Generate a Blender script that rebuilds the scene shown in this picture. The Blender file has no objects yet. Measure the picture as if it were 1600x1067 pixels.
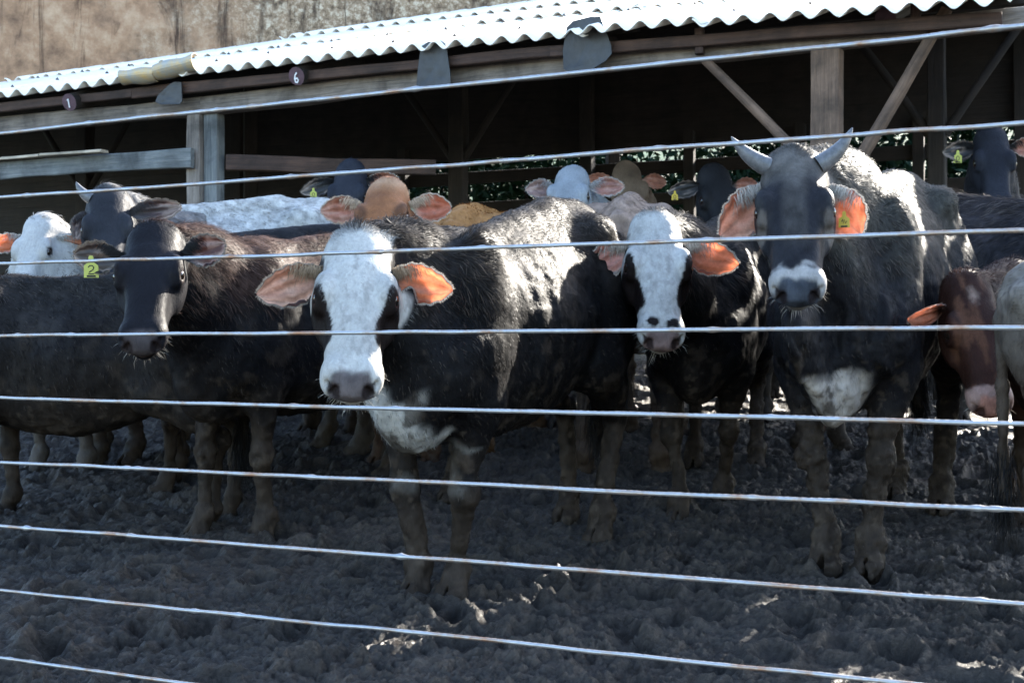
import bpy, math, random
import numpy as np
from mathutils import Vector, Matrix

# ------------------------------------------------------------------ camera, world, sun, exposure
scene = bpy.context.scene
CAMZ = 0.85
FPX = 1600 * 50.0 / 36.0           # focal length in photo pixels
HOR = 560.0                        # row of the horizon in the photograph
cam_d = bpy.data.cameras.new("camera")
cam = bpy.data.objects.new("camera", cam_d)
scene.collection.objects.link(cam)
cam.location = (0, 0, CAMZ)
cam.rotation_euler = (math.radians(90) + math.atan((HOR - 533.5) / FPX), 0, 0)
cam_d.lens = 50.0
cam_d.sensor_width = 36.0
cam_d.clip_start = 0.1
cam_d.clip_end = 600
cam_d.dof.use_dof = True
cam_d.dof.focus_distance = 4.95
cam_d.dof.aperture_fstop = 9.0
scene.camera = cam

SUN_EL, SUN_AZ = 28.5, 40.0        # azimuth measured from +Y (away from camera) to the right
el, az = math.radians(SUN_EL), math.radians(SUN_AZ)
SUNV = np.array([math.sin(az) * math.cos(el), math.cos(az) * math.cos(el), math.sin(el)])
world = bpy.data.worlds.new("World")
scene.world = world
world.use_nodes = True
wn = world.node_tree
sky = wn.nodes.new("ShaderNodeTexSky")
sky.sky_type = 'NISHITA'
sky.sun_disc = False
sky.sun_elevation = el
sky.sun_rotation = az
sky.air_density = 1.0
sky.ozone_density = 1.6
sky.dust_density = 1.0
bg = wn.nodes["Background"]
bg.inputs["Strength"].default_value = 0.15
wn.links.new(sky.outputs[0], bg.inputs[0])
sun_d = bpy.data.lights.new("sun", 'SUN')
sun_d.energy = 5.0
sun_d.angle = math.radians(0.5)
sun_d.color = (1.0, 0.93, 0.82)
sun = bpy.data.objects.new("sun", sun_d)
scene.collection.objects.link(sun)
sun.rotation_euler = Vector(-SUNV).to_track_quat('-Z', 'Y').to_euler()
scene.view_settings.view_transform = 'Standard'
scene.view_settings.look = 'None'
scene.view_settings.exposure = 2.45
scene.cycles.max_bounces = 6
scene.cycles.use_denoising = True

rng = np.random.default_rng(7)
random.seed(7)

def W(px, py, d):
    """world point that stands at depth d behind photo pixel px,py"""
    return np.array([(px - 800) / FPX * d, d, CAMZ + (HOR - py) / FPX * d])

def gz(x, y):
    y = np.asarray(y, float)
    return np.where(y < 13, 0.1 * (y - 5), 0.8 + 0.03 * (y - 13)) + 0 * np.asarray(x, float)

def foot(px, py):
    d = 1.35 / ((py - HOR) / FPX + 0.1)
    return np.array([(px - 800) / FPX * d, d])

# ------------------------------------------------------------------ numpy helpers
def _h(ix, iy, iz, seed):
    h = (ix.astype(np.uint32) * np.uint32(374761393) + iy.astype(np.uint32) * np.uint32(668265263)
         + iz.astype(np.uint32) * np.uint32(2147483647) + np.uint32((seed * 974634777) & 0xffffffff))
    h = (h ^ (h >> np.uint32(13))) * np.uint32(1274126177)
    h = h ^ (h >> np.uint32(16))
    return (h & np.uint32(0xffff)).astype(np.float32) / 32767.5 - 1.0

def noise3(P, seed=0):
    P = np.asarray(P, np.float32)
    i = np.floor(P)
    f = P - i
    i = i.astype(np.int64)
    u = f * f * (3 - 2 * f)
    r = 0
    for dx in (0, 1):
        for dy in (0, 1):
            for dz in (0, 1):
                w = ((u[:, 0] if dx else 1 - u[:, 0]) * (u[:, 1] if dy else 1 - u[:, 1])
                     * (u[:, 2] if dz else 1 - u[:, 2]))
                r = r + w * _h(i[:, 0] + dx, i[:, 1] + dy, i[:, 2] + dz, seed)
    return r

def fbm(P, octv=4, seed=0, gain=0.5):
    P = np.asarray(P, np.float32)
    a, r = 1.0, 0
    RT = np.array([[0.36, 0.48, -0.8], [-0.8, 0.6, 0.0], [0.48, 0.64, 0.6]], np.float32)
    for o in range(octv):
        r = r + a * noise3(P + 17.3 * o, seed + o)
        P = (P @ RT) * 2.03
        a *= gain
    return r

def sstep(a, b, x):
    t = np.clip((x - a) / (b - a), 0, 1)
    return t * t * (3 - 2 * t)

def norm(v):
    v = np.asarray(v, float)
    return v / (np.linalg.norm(v, axis=-1, keepdims=True) + 1e-12)

def new_mesh(name, V, F, mats, parent=None, col=None, smooth=True, fmat=None, extra=None):
    """F: (n,3) or (n,4) array, or list of such arrays"""
    if not isinstance(F, (list, tuple)):
        F = [F]
    F = [np.asarray(f, np.int32) for f in F if len(f)]
    V = np.asarray(V, np.float32)
    me = bpy.data.meshes.new(name)
    me.vertices.add(len(V))
    me.vertices.foreach_set("co", V.ravel())
    loops = np.concatenate([f.ravel() for f in F])
    sizes = np.concatenate([np.full(len(f), f.shape[1], np.int32) for f in F])
    starts = np.concatenate([[0], np.cumsum(sizes)[:-1]]).astype(np.int32)
    me.loops.add(len(loops))
    me.loops.foreach_set("vertex_index", loops)
    me.polygons.add(len(sizes))
    me.polygons.foreach_set("loop_start", starts)
    me.update(calc_edges=True)
    if fmat is not None:
        me.polygons.foreach_set("material_index", np.asarray(fmat, np.int32))
    me.polygons.foreach_set("use_smooth", np.full(len(sizes), smooth, bool))
    if col is not None:
        at = me.color_attributes.new("col", 'FLOAT_COLOR', 'POINT')
        c = np.ones((len(V), 4), np.float32)
        c[:, :3] = col
        at.data.foreach_set("color", c.ravel())
    for k, v in (extra or {}).items():
        at = me.attributes.new(k, 'FLOAT', 'POINT')
        at.data.foreach_set("value", np.asarray(v, np.float32))
    for m in (mats if isinstance(mats, (list, tuple)) else [mats]):
        me.materials.append(m)
    me.validate()
    ob = bpy.data.objects.new(name, me)
    scene.collection.objects.link(ob)
    if parent:
        ob.parent = parent
    return ob

def empty(name, loc=(0, 0, 0), rz=0.0):
    o = bpy.data.objects.new(name, None)
    o.empty_display_size = 0.2
    scene.collection.objects.link(o)
    o.location = loc
    o.rotation_euler = (0, 0, rz)
    return o

def tag(o, label=None, cat=None, group=None, kind=None):
    if label: o["label"] = label
    if cat: o["category"] = cat
    if group: o["group"] = group
    if kind: o["kind"] = kind
    return o

# ------------------------------------------------------------------ materials
class NB:
    def __init__(self, name):
        self.m = bpy.data.materials.new(name)
        self.m.use_nodes = True
        self.t = self.m.node_tree
        self.b = self.t.nodes["Principled BSDF"]
        self.out = self.t.nodes["Material Output"]
    def n(self, typ, **kw):
        nd = self.t.nodes.new(typ)
        for k, v in kw.items():
            if k in nd.inputs:
                nd.inputs[k].default_value = v
            else:
                setattr(nd, k, v)
        return nd
    def l(self, a, b):
        self.t.links.new(a, b)
    def noise(self, scale, detail=6, rough=0.6, vec=None, dist=0.0):
        nd = self.n("ShaderNodeTexNoise")
        nd.inputs["Scale"].default_value = scale
        nd.inputs["Detail"].default_value = detail
        nd.inputs["Roughness"].default_value = rough
        nd.inputs["Distortion"].default_value = dist
        self.l(vec if vec is not None else self.coord(), nd.inputs["Vector"])
        return nd
    def ramp(self, fac, stops):
        r = self.n("ShaderNodeValToRGB")
        e = r.color_ramp.elements
        while len(e) < len(stops):
            e.new(0.5)
        for q, (p, c) in zip(e, stops):
            q.position = p
            q.color = (*c, 1) if len(c) == 3 else c
        self.l(fac, r.inputs[0])
        return r
    def mix(self, fac, a, b, mode='MIX'):
        x = self.n("ShaderNodeMix", data_type='RGBA', blend_type=mode)
        for sock, v in ((x.inputs[0], fac), (x.inputs[6], a), (x.inputs[7], b)):
            if hasattr(v, "is_linked") or isinstance(v, bpy.types.NodeSocket):
                self.l(v, sock)
            elif isinstance(v, (int, float)):
                sock.default_value = v
            else:
                sock.default_value = (*v, 1)
        return x.outputs[2]
    def coord(self, which="Object", scale=(1, 1, 1)):
        tc = self.n("ShaderNodeTexCoord")
        mp = self.n("ShaderNodeMapping")
        mp.inputs["Scale"].default_value = scale
        self.l(tc.outputs[which], mp.inputs[0])
        return mp.outputs[0]
    def bump(self, h, strength=0.5, dist=0.01):
        b = self.n("ShaderNodeBump")
        b.inputs["Strength"].default_value = strength
        b.inputs["Distance"].default_value = dist
        self.l(h, b.inputs["Height"])
        self.l(b.outputs[0], self.b.inputs["Normal"])
        return b

def mat_coat():
    k = NB("cattle_coat")
    at = k.n("ShaderNodeAttribute", attribute_name="col")
    mud = k.n("ShaderNodeAttribute", attribute_name="mud")
    v = k.coord("Object", (1, 1, 0.35))
    n1 = k.noise(90, 5, 0.65, v, 0.6)
    r = k.ramp(n1.outputs[0], [(0.3, (0.82, 0.82, 0.82)), (0.7, (1.14, 1.13, 1.12))])
    k.l(k.mix(1.0, at.outputs[0], r.outputs[0], 'MULTIPLY'), k.b.inputs["Base Color"])
    n2 = k.noise(22, 6, 0.7)
    rr = k.ramp(n2.outputs[0], [(0.3, (0.38,) * 3), (0.7, (0.62,) * 3)])
    k.l(rr.outputs[0], k.b.inputs["Roughness"])
    k.b.inputs["Specular IOR Level"].default_value = 0.05
    n3 = k.noise(55, 8, 0.75)
    hh = k.n("ShaderNodeMath", operation='MULTIPLY_ADD')
    k.l(mud.outputs["Fac"], hh.inputs[0]); k.l(n3.outputs[0], hh.inputs[1]); k.l(n1.outputs[0], hh.inputs[2])
    k.bump(hh.outputs[0], 0.5, 0.006)
    return k.m

def mat_hair():
    k = NB("cattle_hair")
    at = k.n("ShaderNodeAttribute", attribute_name="col")
    k.l(at.outputs[0], k.b.inputs["Base Color"])
    k.b.inputs["Roughness"].default_value = 0.5
    k.b.inputs["Specular IOR Level"].default_value = 0.055
    tr = k.n("ShaderNodeBsdfTranslucent")
    br = k.mix(0.5, at.outputs[0], (0.03, 0.022, 0.015), 'ADD')
    k.l(br, tr.inputs[0])
    mx = k.n("ShaderNodeMixShader")
    mx.inputs[0].default_value = 0.16
    k.l(k.b.outputs[0], mx.inputs[1]); k.l(tr.outputs[0], mx.inputs[2])
    k.l(mx.outputs[0], k.out.inputs[0])
    return k.m

def mat_ear():
    k = NB("ear_skin")
    at = k.n("ShaderNodeAttribute", attribute_name="col")
    n1 = k.noise(70, 5, 0.65)
    r = k.ramp(n1.outputs[0], [(0.3, (0.7, 0.65, 0.62)), (0.7, (1.15, 1.12, 1.1))])
    k.l(k.mix(1.0, at.outputs[0], r.outputs[0], 'MULTIPLY'), k.b.inputs["Base Color"])
    k.b.inputs["Roughness"].default_value = 0.6
    th = k.n("ShaderNodeAttribute", attribute_name="thin")
    tr = k.n("ShaderNodeBsdfTranslucent")
    k.l(k.mix(n1.outputs[0], (0.82, 0.30, 0.17), (0.98, 0.62, 0.45)), tr.inputs[0])
    mx = k.n("ShaderNodeMixShader")
    k.l(th.outputs["Fac"], mx.inputs[0])
    k.l(k.b.outputs[0], mx.inputs[1]); k.l(tr.outputs[0], mx.inputs[2])
    k.l(mx.outputs[0], k.out.inputs[0])
    k.bump(n1.outputs[0], 0.4, 0.004)
    return k.m

def mat_simple(name, col, rough=0.6, var=0.25, scale=20, bump=0.3, spec=0.4, metal=0.0, dist=0.005, col2=None):
    k = NB(name)
    n1 = k.noise(scale, 7, 0.65)
    a = tuple(c * (1 - var) for c in col)
    b = tuple(min(1, c * (1 + var)) for c in (col2 or col))
    r = k.ramp(n1.outputs[0], [(0.32, a), (0.68, b)])
    k.l(r.outputs[0], k.b.inputs["Base Color"])
    k.b.inputs["Roughness"].default_value = rough
    k.b.inputs["Specular IOR Level"].default_value = spec
    k.b.inputs["Metallic"].default_value = metal
    if bump:
        k.bump(n1.outputs[0], bump, dist)
    return k.m

def mat_wood(name, c1, c2, grain=(1.2, 22, 22), blotch=(0.4, 0.4, 0.4)):
    """grain runs along the object's own X axis"""
    k = NB(name)
    v = k.coord("Object", grain)
    n1 = k.noise(2.2, 8, 0.65, v, 0.8)
    r = k.ramp(n1.outputs[0], [(0.28, c1), (0.5, tuple((a + b) / 2 for a, b in zip(c1, c2))), (0.72, c2)])
    n2 = k.noise(3.0, 6, 0.65, None, 0.5)
    r2 = k.ramp(n2.outputs[0], [(0.35, blotch), (0.62, (1.1, 1.1, 1.1))])
    k.l(k.mix(1.0, r.outputs[0], r2.outputs[0], 'MULTIPLY'), k.b.inputs["Base Color"])
    k.b.inputs["Roughness"].default_value = 0.82
    k.bump(n1.outputs[0], 0.8, 0.01)
    return k.m

def mat_mud():
    k = NB("trampled_mud")
    n1 = k.noise(2.2, 9, 0.7, None, 0.4)
    r = k.ramp(n1.outputs[0], [(0.3, (0.034, 0.028, 0.023)), (0.55, (0.056, 0.047, 0.039)), (0.75, (0.090, 0.075, 0.062))])
    crevice_shade = k.n("ShaderNodeAttribute", attribute_name="relief")
    rw = k.ramp(crevice_shade.outputs["Fac"], [(0.25, (0.35, 0.33, 0.31)), (0.55, (1.0, 1.0, 1.0)), (0.85, (1.55, 1.5, 1.42))])  # crevice shade painted into the mud colour: hollows darker, crests paler
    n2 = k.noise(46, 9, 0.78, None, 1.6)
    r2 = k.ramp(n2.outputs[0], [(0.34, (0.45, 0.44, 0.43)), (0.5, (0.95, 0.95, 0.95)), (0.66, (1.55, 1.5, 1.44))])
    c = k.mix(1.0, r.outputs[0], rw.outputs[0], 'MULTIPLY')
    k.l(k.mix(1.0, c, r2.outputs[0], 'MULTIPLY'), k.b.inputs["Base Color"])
    n3 = k.noise(6.0, 6, 0.65)
    rr = k.ramp(n3.outputs[0], [(0.40, (0.30,) * 3), (0.60, (0.72,) * 3)])
    k.l(rr.outputs[0], k.b.inputs["Roughness"])
    k.b.inputs["Specular IOR Level"].default_value = 0.35
    k.bump(n2.outputs[0], 1.0, 0.035)
    return k.m

def mat_roof():
    k = NB("fibre_cement_sheet")
    n1 = k.noise(1.8, 8, 0.65)
    r = k.ramp(n1.outputs[0], [(0.3, (0.86, 0.80, 0.71)), (0.7, (0.91, 0.87, 0.79))])
    k.l(r.outputs[0], k.b.inputs["Base Color"])
    k.b.inputs["Roughness"].default_value = 0.55
    n2 = k.noise(60, 6, 0.6)
    k.bump(n2.outputs[0], 0.25, 0.004)
    return k.m

def mat_concrete():
    k = NB("stained_concrete")
    v = k.coord("Object", (1, 1, 1))
    n1 = k.noise(2.6, 9, 0.7, v)
    base = k.ramp(n1.outputs[0], [(0.32, (0.10, 0.055, 0.032)), (0.5, (0.32, 0.185, 0.105)), (0.68, (0.52, 0.36, 0.23))])
    # lichen and grey weathering that grows towards the right
    sep = k.n("ShaderNodeSeparateXYZ"); k.l(v, sep.inputs[0])
    n2 = k.noise(1.6, 6, 0.6, v)
    ad = k.n("ShaderNodeMath", operation='MULTIPLY_ADD'); ad.inputs[1].default_value = 0.22
    k.l(sep.outputs[0], ad.inputs[0]); k.l(n2.outputs[0], ad.inputs[2])
    rw = k.ramp(ad.outputs[0], [(1.0, (0, 0, 0)), (1.0, (1, 1, 1))])
    ad2 = k.n('ShaderNodeMath', operation='MULTIPLY_ADD'); ad2.inputs[1].default_value = 2.2; ad2.inputs[2].default_value = -2.62
    k.l(ad.outputs[0], ad2.inputs[0]); k.l(ad2.outputs[0], rw.inputs[0]); rw.color_ramp.elements[0].position = 0.05; rw.color_ramp.elements[1].position = 0.8
    n3 = k.noise(14, 9, 0.8, v)
    lich = k.ramp(n3.outputs[0], [(0.36, (0.06, 0.038, 0.022)), (0.50, (0.27, 0.185, 0.115)), (0.62, (0.55, 0.46, 0.34))])
    c = k.mix(rw.outputs[0], base.outputs[0], lich.outputs[0])
    # dark drip stains
    vd = k.coord("Object", (4.2, 4.2, 0.55))
    n4 = k.noise(1.0, 7, 0.7, vd, 0.9)
    dr = k.ramp(n4.outputs[0], [(0.36, (0.10, 0.07, 0.05)), (0.47, (1, 1, 1))])
    c = k.mix(0.9, c, dr.outputs[0], 'MULTIPLY')
    k.l(c, k.b.inputs["Base Color"])
    k.b.inputs["Roughness"].default_value = 0.9
    k.bump(n3.outputs[0], 0.6, 0.015)
    return k.m

def mat_wire():
    k = NB("galvanised_wire")
    n1 = k.noise(9, 6, 0.7)
    r = k.ramp(n1.outputs[0], [(0.48, (0.38, 0.39, 0.40)), (0.58, (0.36, 0.29, 0.24)), (0.70, (0.32, 0.16, 0.09))])
    k.l(r.outputs[0], k.b.inputs["Base Color"])
    k.b.inputs["Metallic"].default_value = 0.75
    k.b.inputs["Roughness"].default_value = 0.36
    n2 = k.noise(160, 3, 0.6)
    k.bump(n2.outputs[0], 0.4, 0.002)
    return k.m

M = dict(
    coat=mat_coat(), hair=mat_hair(), ear=mat_ear(), mud=mat_mud(), roof=mat_roof(),
    concrete=mat_concrete(), wire=mat_wire(),
    eye=mat_simple("wet_eye", (0.012, 0.008, 0.006), 0.08, 0.2, 30, 0, 0.7),
    horn=mat_simple("horn_keratin", (0.105, 0.105, 0.11), 0.42, 0.35, 55, 0.12, 0.5, dist=0.003),
    beam=mat_wood("grey_weathered_timber", (0.085, 0.070, 0.060), (0.27, 0.225, 0.19)),
    post=mat_wood('brown_grey_post', (0.075, 0.046, 0.032), (0.21, 0.135, 0.092)),
    brown=mat_wood("red_brown_timber", (0.030, 0.016, 0.012), (0.085, 0.046, 0.032)),
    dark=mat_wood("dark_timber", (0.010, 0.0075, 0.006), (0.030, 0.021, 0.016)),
    pale=mat_wood("sun_bleached_board", (0.30, 0.24, 0.17), (0.55, 0.46, 0.36)),
    blue=mat_wood("blue_grey_board", (0.065, 0.075, 0.080), (0.21, 0.215, 0.21)),
    logend=mat_simple("painted_log_end", (0.085, 0.045, 0.055), 0.7, 0.3, 20, 0.3),
    chalk=mat_simple("white_paint_mark", (0.75, 0.75, 0.75), 0.8, 0.1, 30, 0),
    rubber=mat_simple("old_black_rubber", (0.024, 0.025, 0.028), 0.5, 0.4, 14, 0.4, 0.5, dist=0.01),
    tin=mat_simple("rusty_tin", (0.40, 0.44, 0.45), 0.5, 0.25, 12, 0.3, 0.5, 0.3, 0.01, (0.45, 0.30, 0.12)),
    tagy=mat_simple("yellow_tag_plastic", (0.52, 0.36, 0.04), 0.45, 0.08, 10, 0.05),
    taggreen=mat_simple("lime_tag_plastic", (0.40, 0.42, 0.09), 0.45, 0.08, 10, 0.05),
    ink=mat_simple("black_tag_ink", (0.01, 0.01, 0.01), 0.6, 0.1, 10, 0),
    bolt=mat_simple("roof_bolt", (0.05, 0.045, 0.04), 0.6, 0.3, 30, 0.2),
    grass=mat_simple('rough_pasture', (0.035, 0.075, 0.04), 0.8, 0.5, 3, 0.6, 0.2, dist=0.05, col2=(0.07, 0.11, 0.055)),
    leaf=mat_simple("bush_leaf", (0.014, 0.038, 0.018), 0.6, 0.5, 6, 0, 0.08),
)

# ------------------------------------------------------------------ signed distance meshing
class SDF:
    def __init__(self):
        self.pr = []
    def add(self, fn, c, R, k=0.04, sub=False):
        self.pr.append((fn, np.asarray(c, np.float32), float(R), float(k), sub))
    def cone(self, a, b, r1, r2, k=0.04, flat=None, sub=False):
        a = np.asarray(a, np.float32); b = np.asarray(b, np.float32)
        ab = b - a
        L2 = float(ab @ ab) + 1e-9
        if flat is not None:
            fn_, fs = np.asarray(norm(flat[0]), np.float32), float(flat[1])
        def f(P):
            q = P - a
            t = np.clip(q @ ab / L2, 0, 1)
            q = q - t[..., None] * ab
            if flat is not None:
                c = q @ fn_
                q = q + ((1 / fs - 1) * c)[..., None] * fn_
                d = np.sqrt((q * q).sum(-1)) - (r1 + (r2 - r1) * t)
                return d * (fs if fs < 1 else 1)
            return np.sqrt((q * q).sum(-1)) - (r1 + (r2 - r1) * t)
        mx = max(r1, r2) * (max(1, flat[1]) if flat else 1)
        self.add(f, (a + b) / 2, math.sqrt(L2) / 2 + mx, k, sub)
    def chain(self, pts, rad, k=0.03, flat=None):
        for i in range(len(pts) - 1):
            self.cone(pts[i], pts[i + 1], rad[i], rad[i + 1], k, flat)
    def ell(self, c, r, k=0.04, R=None, sub=False):
        c = np.asarray(c, np.float32); r = np.asarray(r, np.float32)
        Rm = np.eye(3, dtype=np.float32) if R is None else np.asarray(R, np.float32)   # columns = axes
        def f(P):
            q = (P - c) @ Rm
            k0 = np.sqrt(((q / r) ** 2).sum(-1))
            k1 = np.sqrt(((q / (r * r)) ** 2).sum(-1)) + 1e-6
            return k0 * (k0 - 1) / k1
        self.add(f, c, float(r.max()), k, sub)
    def loft(self, o, R, kn, taper=(0.25, 0.0), ex=2.3, k=0.05):
        """kn rows: u, half width, top, bottom ; R columns u,v,w"""
        o = np.asarray(o, np.float32); R = np.asarray(R, np.float32)
        kn = np.asarray(kn, np.float32)
        uu = np.linspace(kn[0, 0], kn[-1, 0], 160)
        def smooth(y):
            z = np.interp(uu, kn[:, 0], y)
            for _ in range(6):
                z[1:-1] = (z[:-2] + 2 * z[1:-1] + z[2:]) / 4
            return z
        A, T, B = smooth(kn[:, 1]), smooth(kn[:, 2]), smooth(kn[:, 3])
        def f(P):
            q = (P - o) @ R
            u = np.clip(q[..., 0], uu[0], uu[-1])
            du = np.abs(q[..., 0] - u)
            a, t, b = np.interp(u, uu, A), np.interp(u, uu, T), np.interp(u, uu, B)
            c, h = (t + b) / 2, (t - b) / 2
            wz = (q[..., 2] - c) / h
            wide = 1 - taper[0] * np.clip(wz, 0, 1.2) ** 2 - taper[1] * np.clip(-wz, 0, 1.2) ** 2
            x = np.abs(q[..., 1]) / (a * wide)
            nn = (x ** ex + np.abs(wz) ** ex + 1e-9) ** (1 / ex)
            d = (nn - 1) * np.minimum(a, h)
            return np.where(du > 0, np.sqrt(np.maximum(d, 0) ** 2 + du ** 2), d).astype(np.float32)
        c3 = o + R @ np.array([(uu[0] + uu[-1]) / 2, 0, (T.mean() + B.mean()) / 2], np.float32)
        rad = math.hypot((uu[-1] - uu[0]) / 2, max(A.max(), (T.max() - B.min()) / 2)) + 0.05
        self.add(f, c3, rad, k, False)
    def __call__(self, P, C, rad):
        """P (n,m,3), C (n,3)"""
        d = np.full(P.shape[:2], 0.6, np.float32)
        for fn, c, R, k, sub in self.pr:
            m = np.linalg.norm(C - c, axis=1) < R + rad + max(k, 0.03) + 0.02
            if not m.any():
                continue
            v = fn(P[m]).astype(np.float32)
            a = d[m]
            if sub:
                h = np.maximum(k - np.abs(a + v), 0) / k
                d[m] = np.maximum(a, -v) + h * h * k * 0.25
            else:
                h = np.maximum(k - np.abs(a - v), 0) / k
                d[m] = np.minimum(a, v) - h * h * k * 0.25
        return d
    def at(self, P):
        return self(P[:, None, :].astype(np.float32), P, 0.0)[:, 0]
    def grad(self, P, e=0.003):
        g = np.empty(P.shape, np.float32)
        for i in range(3):
            o = np.zeros(3, np.float32); o[i] = e
            g[:, i] = (self.at(P + o) - self.at(P - o)) / (2 * e)
        return g
    def mesh(self, h, B=8):
        lo = np.min([c - R for _, c, R, _, s in self.pr if not s], axis=0) - 2 * h
        hi = np.max([c + R for _, c, R, _, s in self.pr if not s], axis=0) + 2 * h
        nb = np.ceil((hi - lo) / (h * B)).astype(int) + 1
        bi = np.stack(np.meshgrid(*[np.arange(n) for n in nb], indexing='ij'), -1).reshape(-1, 3)
        cen = (lo + (bi + 0.5) * h * B).astype(np.float32)
        hd = h * B * math.sqrt(3) / 2
        dc = self(cen[:, None, :], cen, hd)[:, 0]
        act = np.abs(dc) < hd * 1.7
        F = np.repeat(np.repeat(np.repeat(dc.reshape(nb), B, 0), B, 1), B, 2)
        F = np.where(F < 0, -1.0, 1.0).astype(np.float32)
        off = np.stack(np.meshgrid(*[np.arange(B)] * 3, indexing='ij'), -1).reshape(-1, 3)
        ab = bi[act]
        for s in range(0, len(ab), 1500):
            blk = ab[s:s + 1500]
            P = (lo + (blk[:, None, :] * B + off[None]) * h).astype(np.float32)
            d = self(P, (lo + (blk + 0.5) * h * B).astype(np.float32), hd)
            ii = blk[:, None, :] * B + off[None]
            F[ii[..., 0], ii[..., 1], ii[..., 2]] = d
        S = F < 0
        n = np.array(F.shape)
        # cells with a sign change
        c = [S[dx:n[0] - 1 + dx, dy:n[1] - 1 + dy, dz:n[2] - 1 + dz] for dx in (0, 1) for dy in (0, 1) for dz in (0, 1)]
        sm = sum(x.astype(np.int8) for x in c)
        cell = (sm > 0) & (sm < 8)
        ci = np.argwhere(cell)
        idx = np.full(cell.shape, -1, np.int64)
        idx[tuple(ci.T)] = np.arange(len(ci))
        corners = np.array([(dx, dy, dz) for dx in (0, 1) for dy in (0, 1) for dz in (0, 1)])
        val = np.stack([F[ci[:, 0] + q[0], ci[:, 1] + q[1], ci[:, 2] + q[2]] for q in corners], 1)
        acc = np.zeros((len(ci), 3)); cnt = np.zeros(len(ci))
        for i in range(8):
            for j in range(i + 1, 8):
                if abs(corners[i] - corners[j]).sum() == 1:
                    m = (val[:, i] < 0) != (val[:, j] < 0)
                    t = val[m, i] / (val[m, i] - val[m, j])
                    acc[m] += corners[i] + t[:, None] * (corners[j] - corners[i])
                    cnt[m] += 1
        V = (lo + (ci + acc / cnt[:, None]) * h).astype(np.float32)
        Q = []
        for ax in range(3):
            b1, b2 = (ax + 1) % 3, (ax + 2) % 3
            s0 = [slice(None)] * 3; s1 = [slice(None)] * 3
            s0[ax] = slice(0, -1); s1[ax] = slice(1, None)
            e = np.argwhere(S[tuple(s0)] != S[tuple(s1)])
            e = e[(e[:, b1] > 0) & (e[:, b2] > 0) & (e[:, b1] < n[b1] - 1) & (e[:, b2] < n[b2] - 1)]
            q = []
            for o1, o2 in ((-1, -1), (0, -1), (0, 0), (-1, 0)):
                p = e.copy(); p[:, b1] += o1; p[:, b2] += o2
                q.append(idx[tuple(p.T)])
            q = np.stack(q, 1)
            flip = ~S[tuple(e.T)]
            q[flip] = q[flip][:, ::-1]
            Q.append(q)
        Q = np.concatenate(Q)
        Q = Q[(Q >= 0).all(1)]
        for _ in range(2):
            g = self.grad(V)
            g2 = (g * g).sum(1) + 1e-4
            st = np.clip(self.at(V) / g2, -h, h)
            V = V - (st[:, None] * g)
        return V.astype(np.float32), Q

# ------------------------------------------------------------------ hair as tapered blades
def blades(P, Nn, T, L, Wd, C, lift, seed=0, droop=0.0, tipcol=None):
    r = np.random.default_rng(seed)
    n = len(P)
    T = norm(T - (T * Nn).sum(1)[:, None] * Nn)
    side = norm(np.cross(Nn, T))
    lf = lift[:, None]
    p0 = P - Nn * 0.002
    p1 = p0 + (L * 0.5)[:, None] * (T * np.cos(lf) + Nn * np.sin(lf))
    p2 = p1 + (L * 0.5)[:, None] * norm(T + Nn * np.sin(lf) * 0.35 + side * (r.normal(size=n) * 0.25)[:, None]
                                         + np.array([0, 0, -droop]))
    w = Wd[:, None]
    V = np.stack([p0 - side * w, p0 + side * w, p1 + side * w * 0.75, p1 - side * w * 0.75, p2], 1).reshape(-1, 3)
    b = np.arange(n)[:, None] * 5
    Q = (b + np.array([0, 1, 2, 3]))
    Tn = (b + np.array([3, 2, 4]))
    C5 = np.repeat(C, 5, 0).reshape(n, 5, 3)
    if tipcol is not None:
        C5[:, 4] = tipcol
        C5[:, 2:4] = (C5[:, 2:4] + tipcol[:, None]) / 2
    return V, Q, Tn, C5.reshape(-1, 3)

class HairSet:
    def __init__(self):
        self.V, self.Q, self.T, self.C, self.n = [], [], [], [], 0
    def put(self, V, Q, T, C):
        self.V.append(V); self.Q.append(Q + self.n); self.T.append(T + self.n); self.C.append(C)
        self.n += len(V)
    def build(self, name, parent):
        if not self.n:
            return None
        return new_mesh(name, np.concatenate(self.V), [np.concatenate(self.Q), np.concatenate(self.T)],
                        M['hair'], parent, np.concatenate(self.C), smooth=False)

# ------------------------------------------------------------------ cattle
BLACK = np.array([0.0055, 0.0052, 0.0056])
WHITE = np.array([0.37, 0.36, 0.335])
MUD = np.array([0.032, 0.0245, 0.019])

HEAD = [  # u, half width, top, bottom
    (-0.085, 0.030, -0.065, -0.12), (-0.055, 0.068, -0.035, -0.14), (-0.01, 0.100, -0.004, -0.165), (0.04, 0.118, 0.011, -0.19),
    (0.10, 0.128, 0.016, -0.212), (0.17, 0.133, 0.012, -0.225), (0.23, 0.122, 0.003, -0.220),
    (0.29, 0.110, -0.006, -0.202), (0.35, 0.098, -0.014, -0.182), (0.41, 0.087, -0.023, -0.166),
    (0.46, 0.086, -0.030, -0.156), (0.50, 0.084, -0.040, -0.146), (0.53, 0.074, -0.060, -0.132), (0.545, 0.045, -0.08, -0.115)]
BODY = [
    (-0.99, 0.05, 1.18, 1.00), (-0.94, 0.13, 1.27, 0.88), (-0.84, 0.19, 1.335, 0.78), (-0.70, 0.235, 1.37, 0.72),
    (-0.52, 0.262, 1.365, 0.64), (-0.30, 0.30, 1.325, 0.565), (-0.05, 0.325, 1.305, 0.53), (0.18, 0.305, 1.325, 0.535),
    (0.36, 0.25, 1.36, 0.55), (0.50, 0.21, 1.33, 0.57), (0.62, 0.165, 1.24, 0.62), (0.70, 0.09, 1.10, 0.74)]

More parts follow.
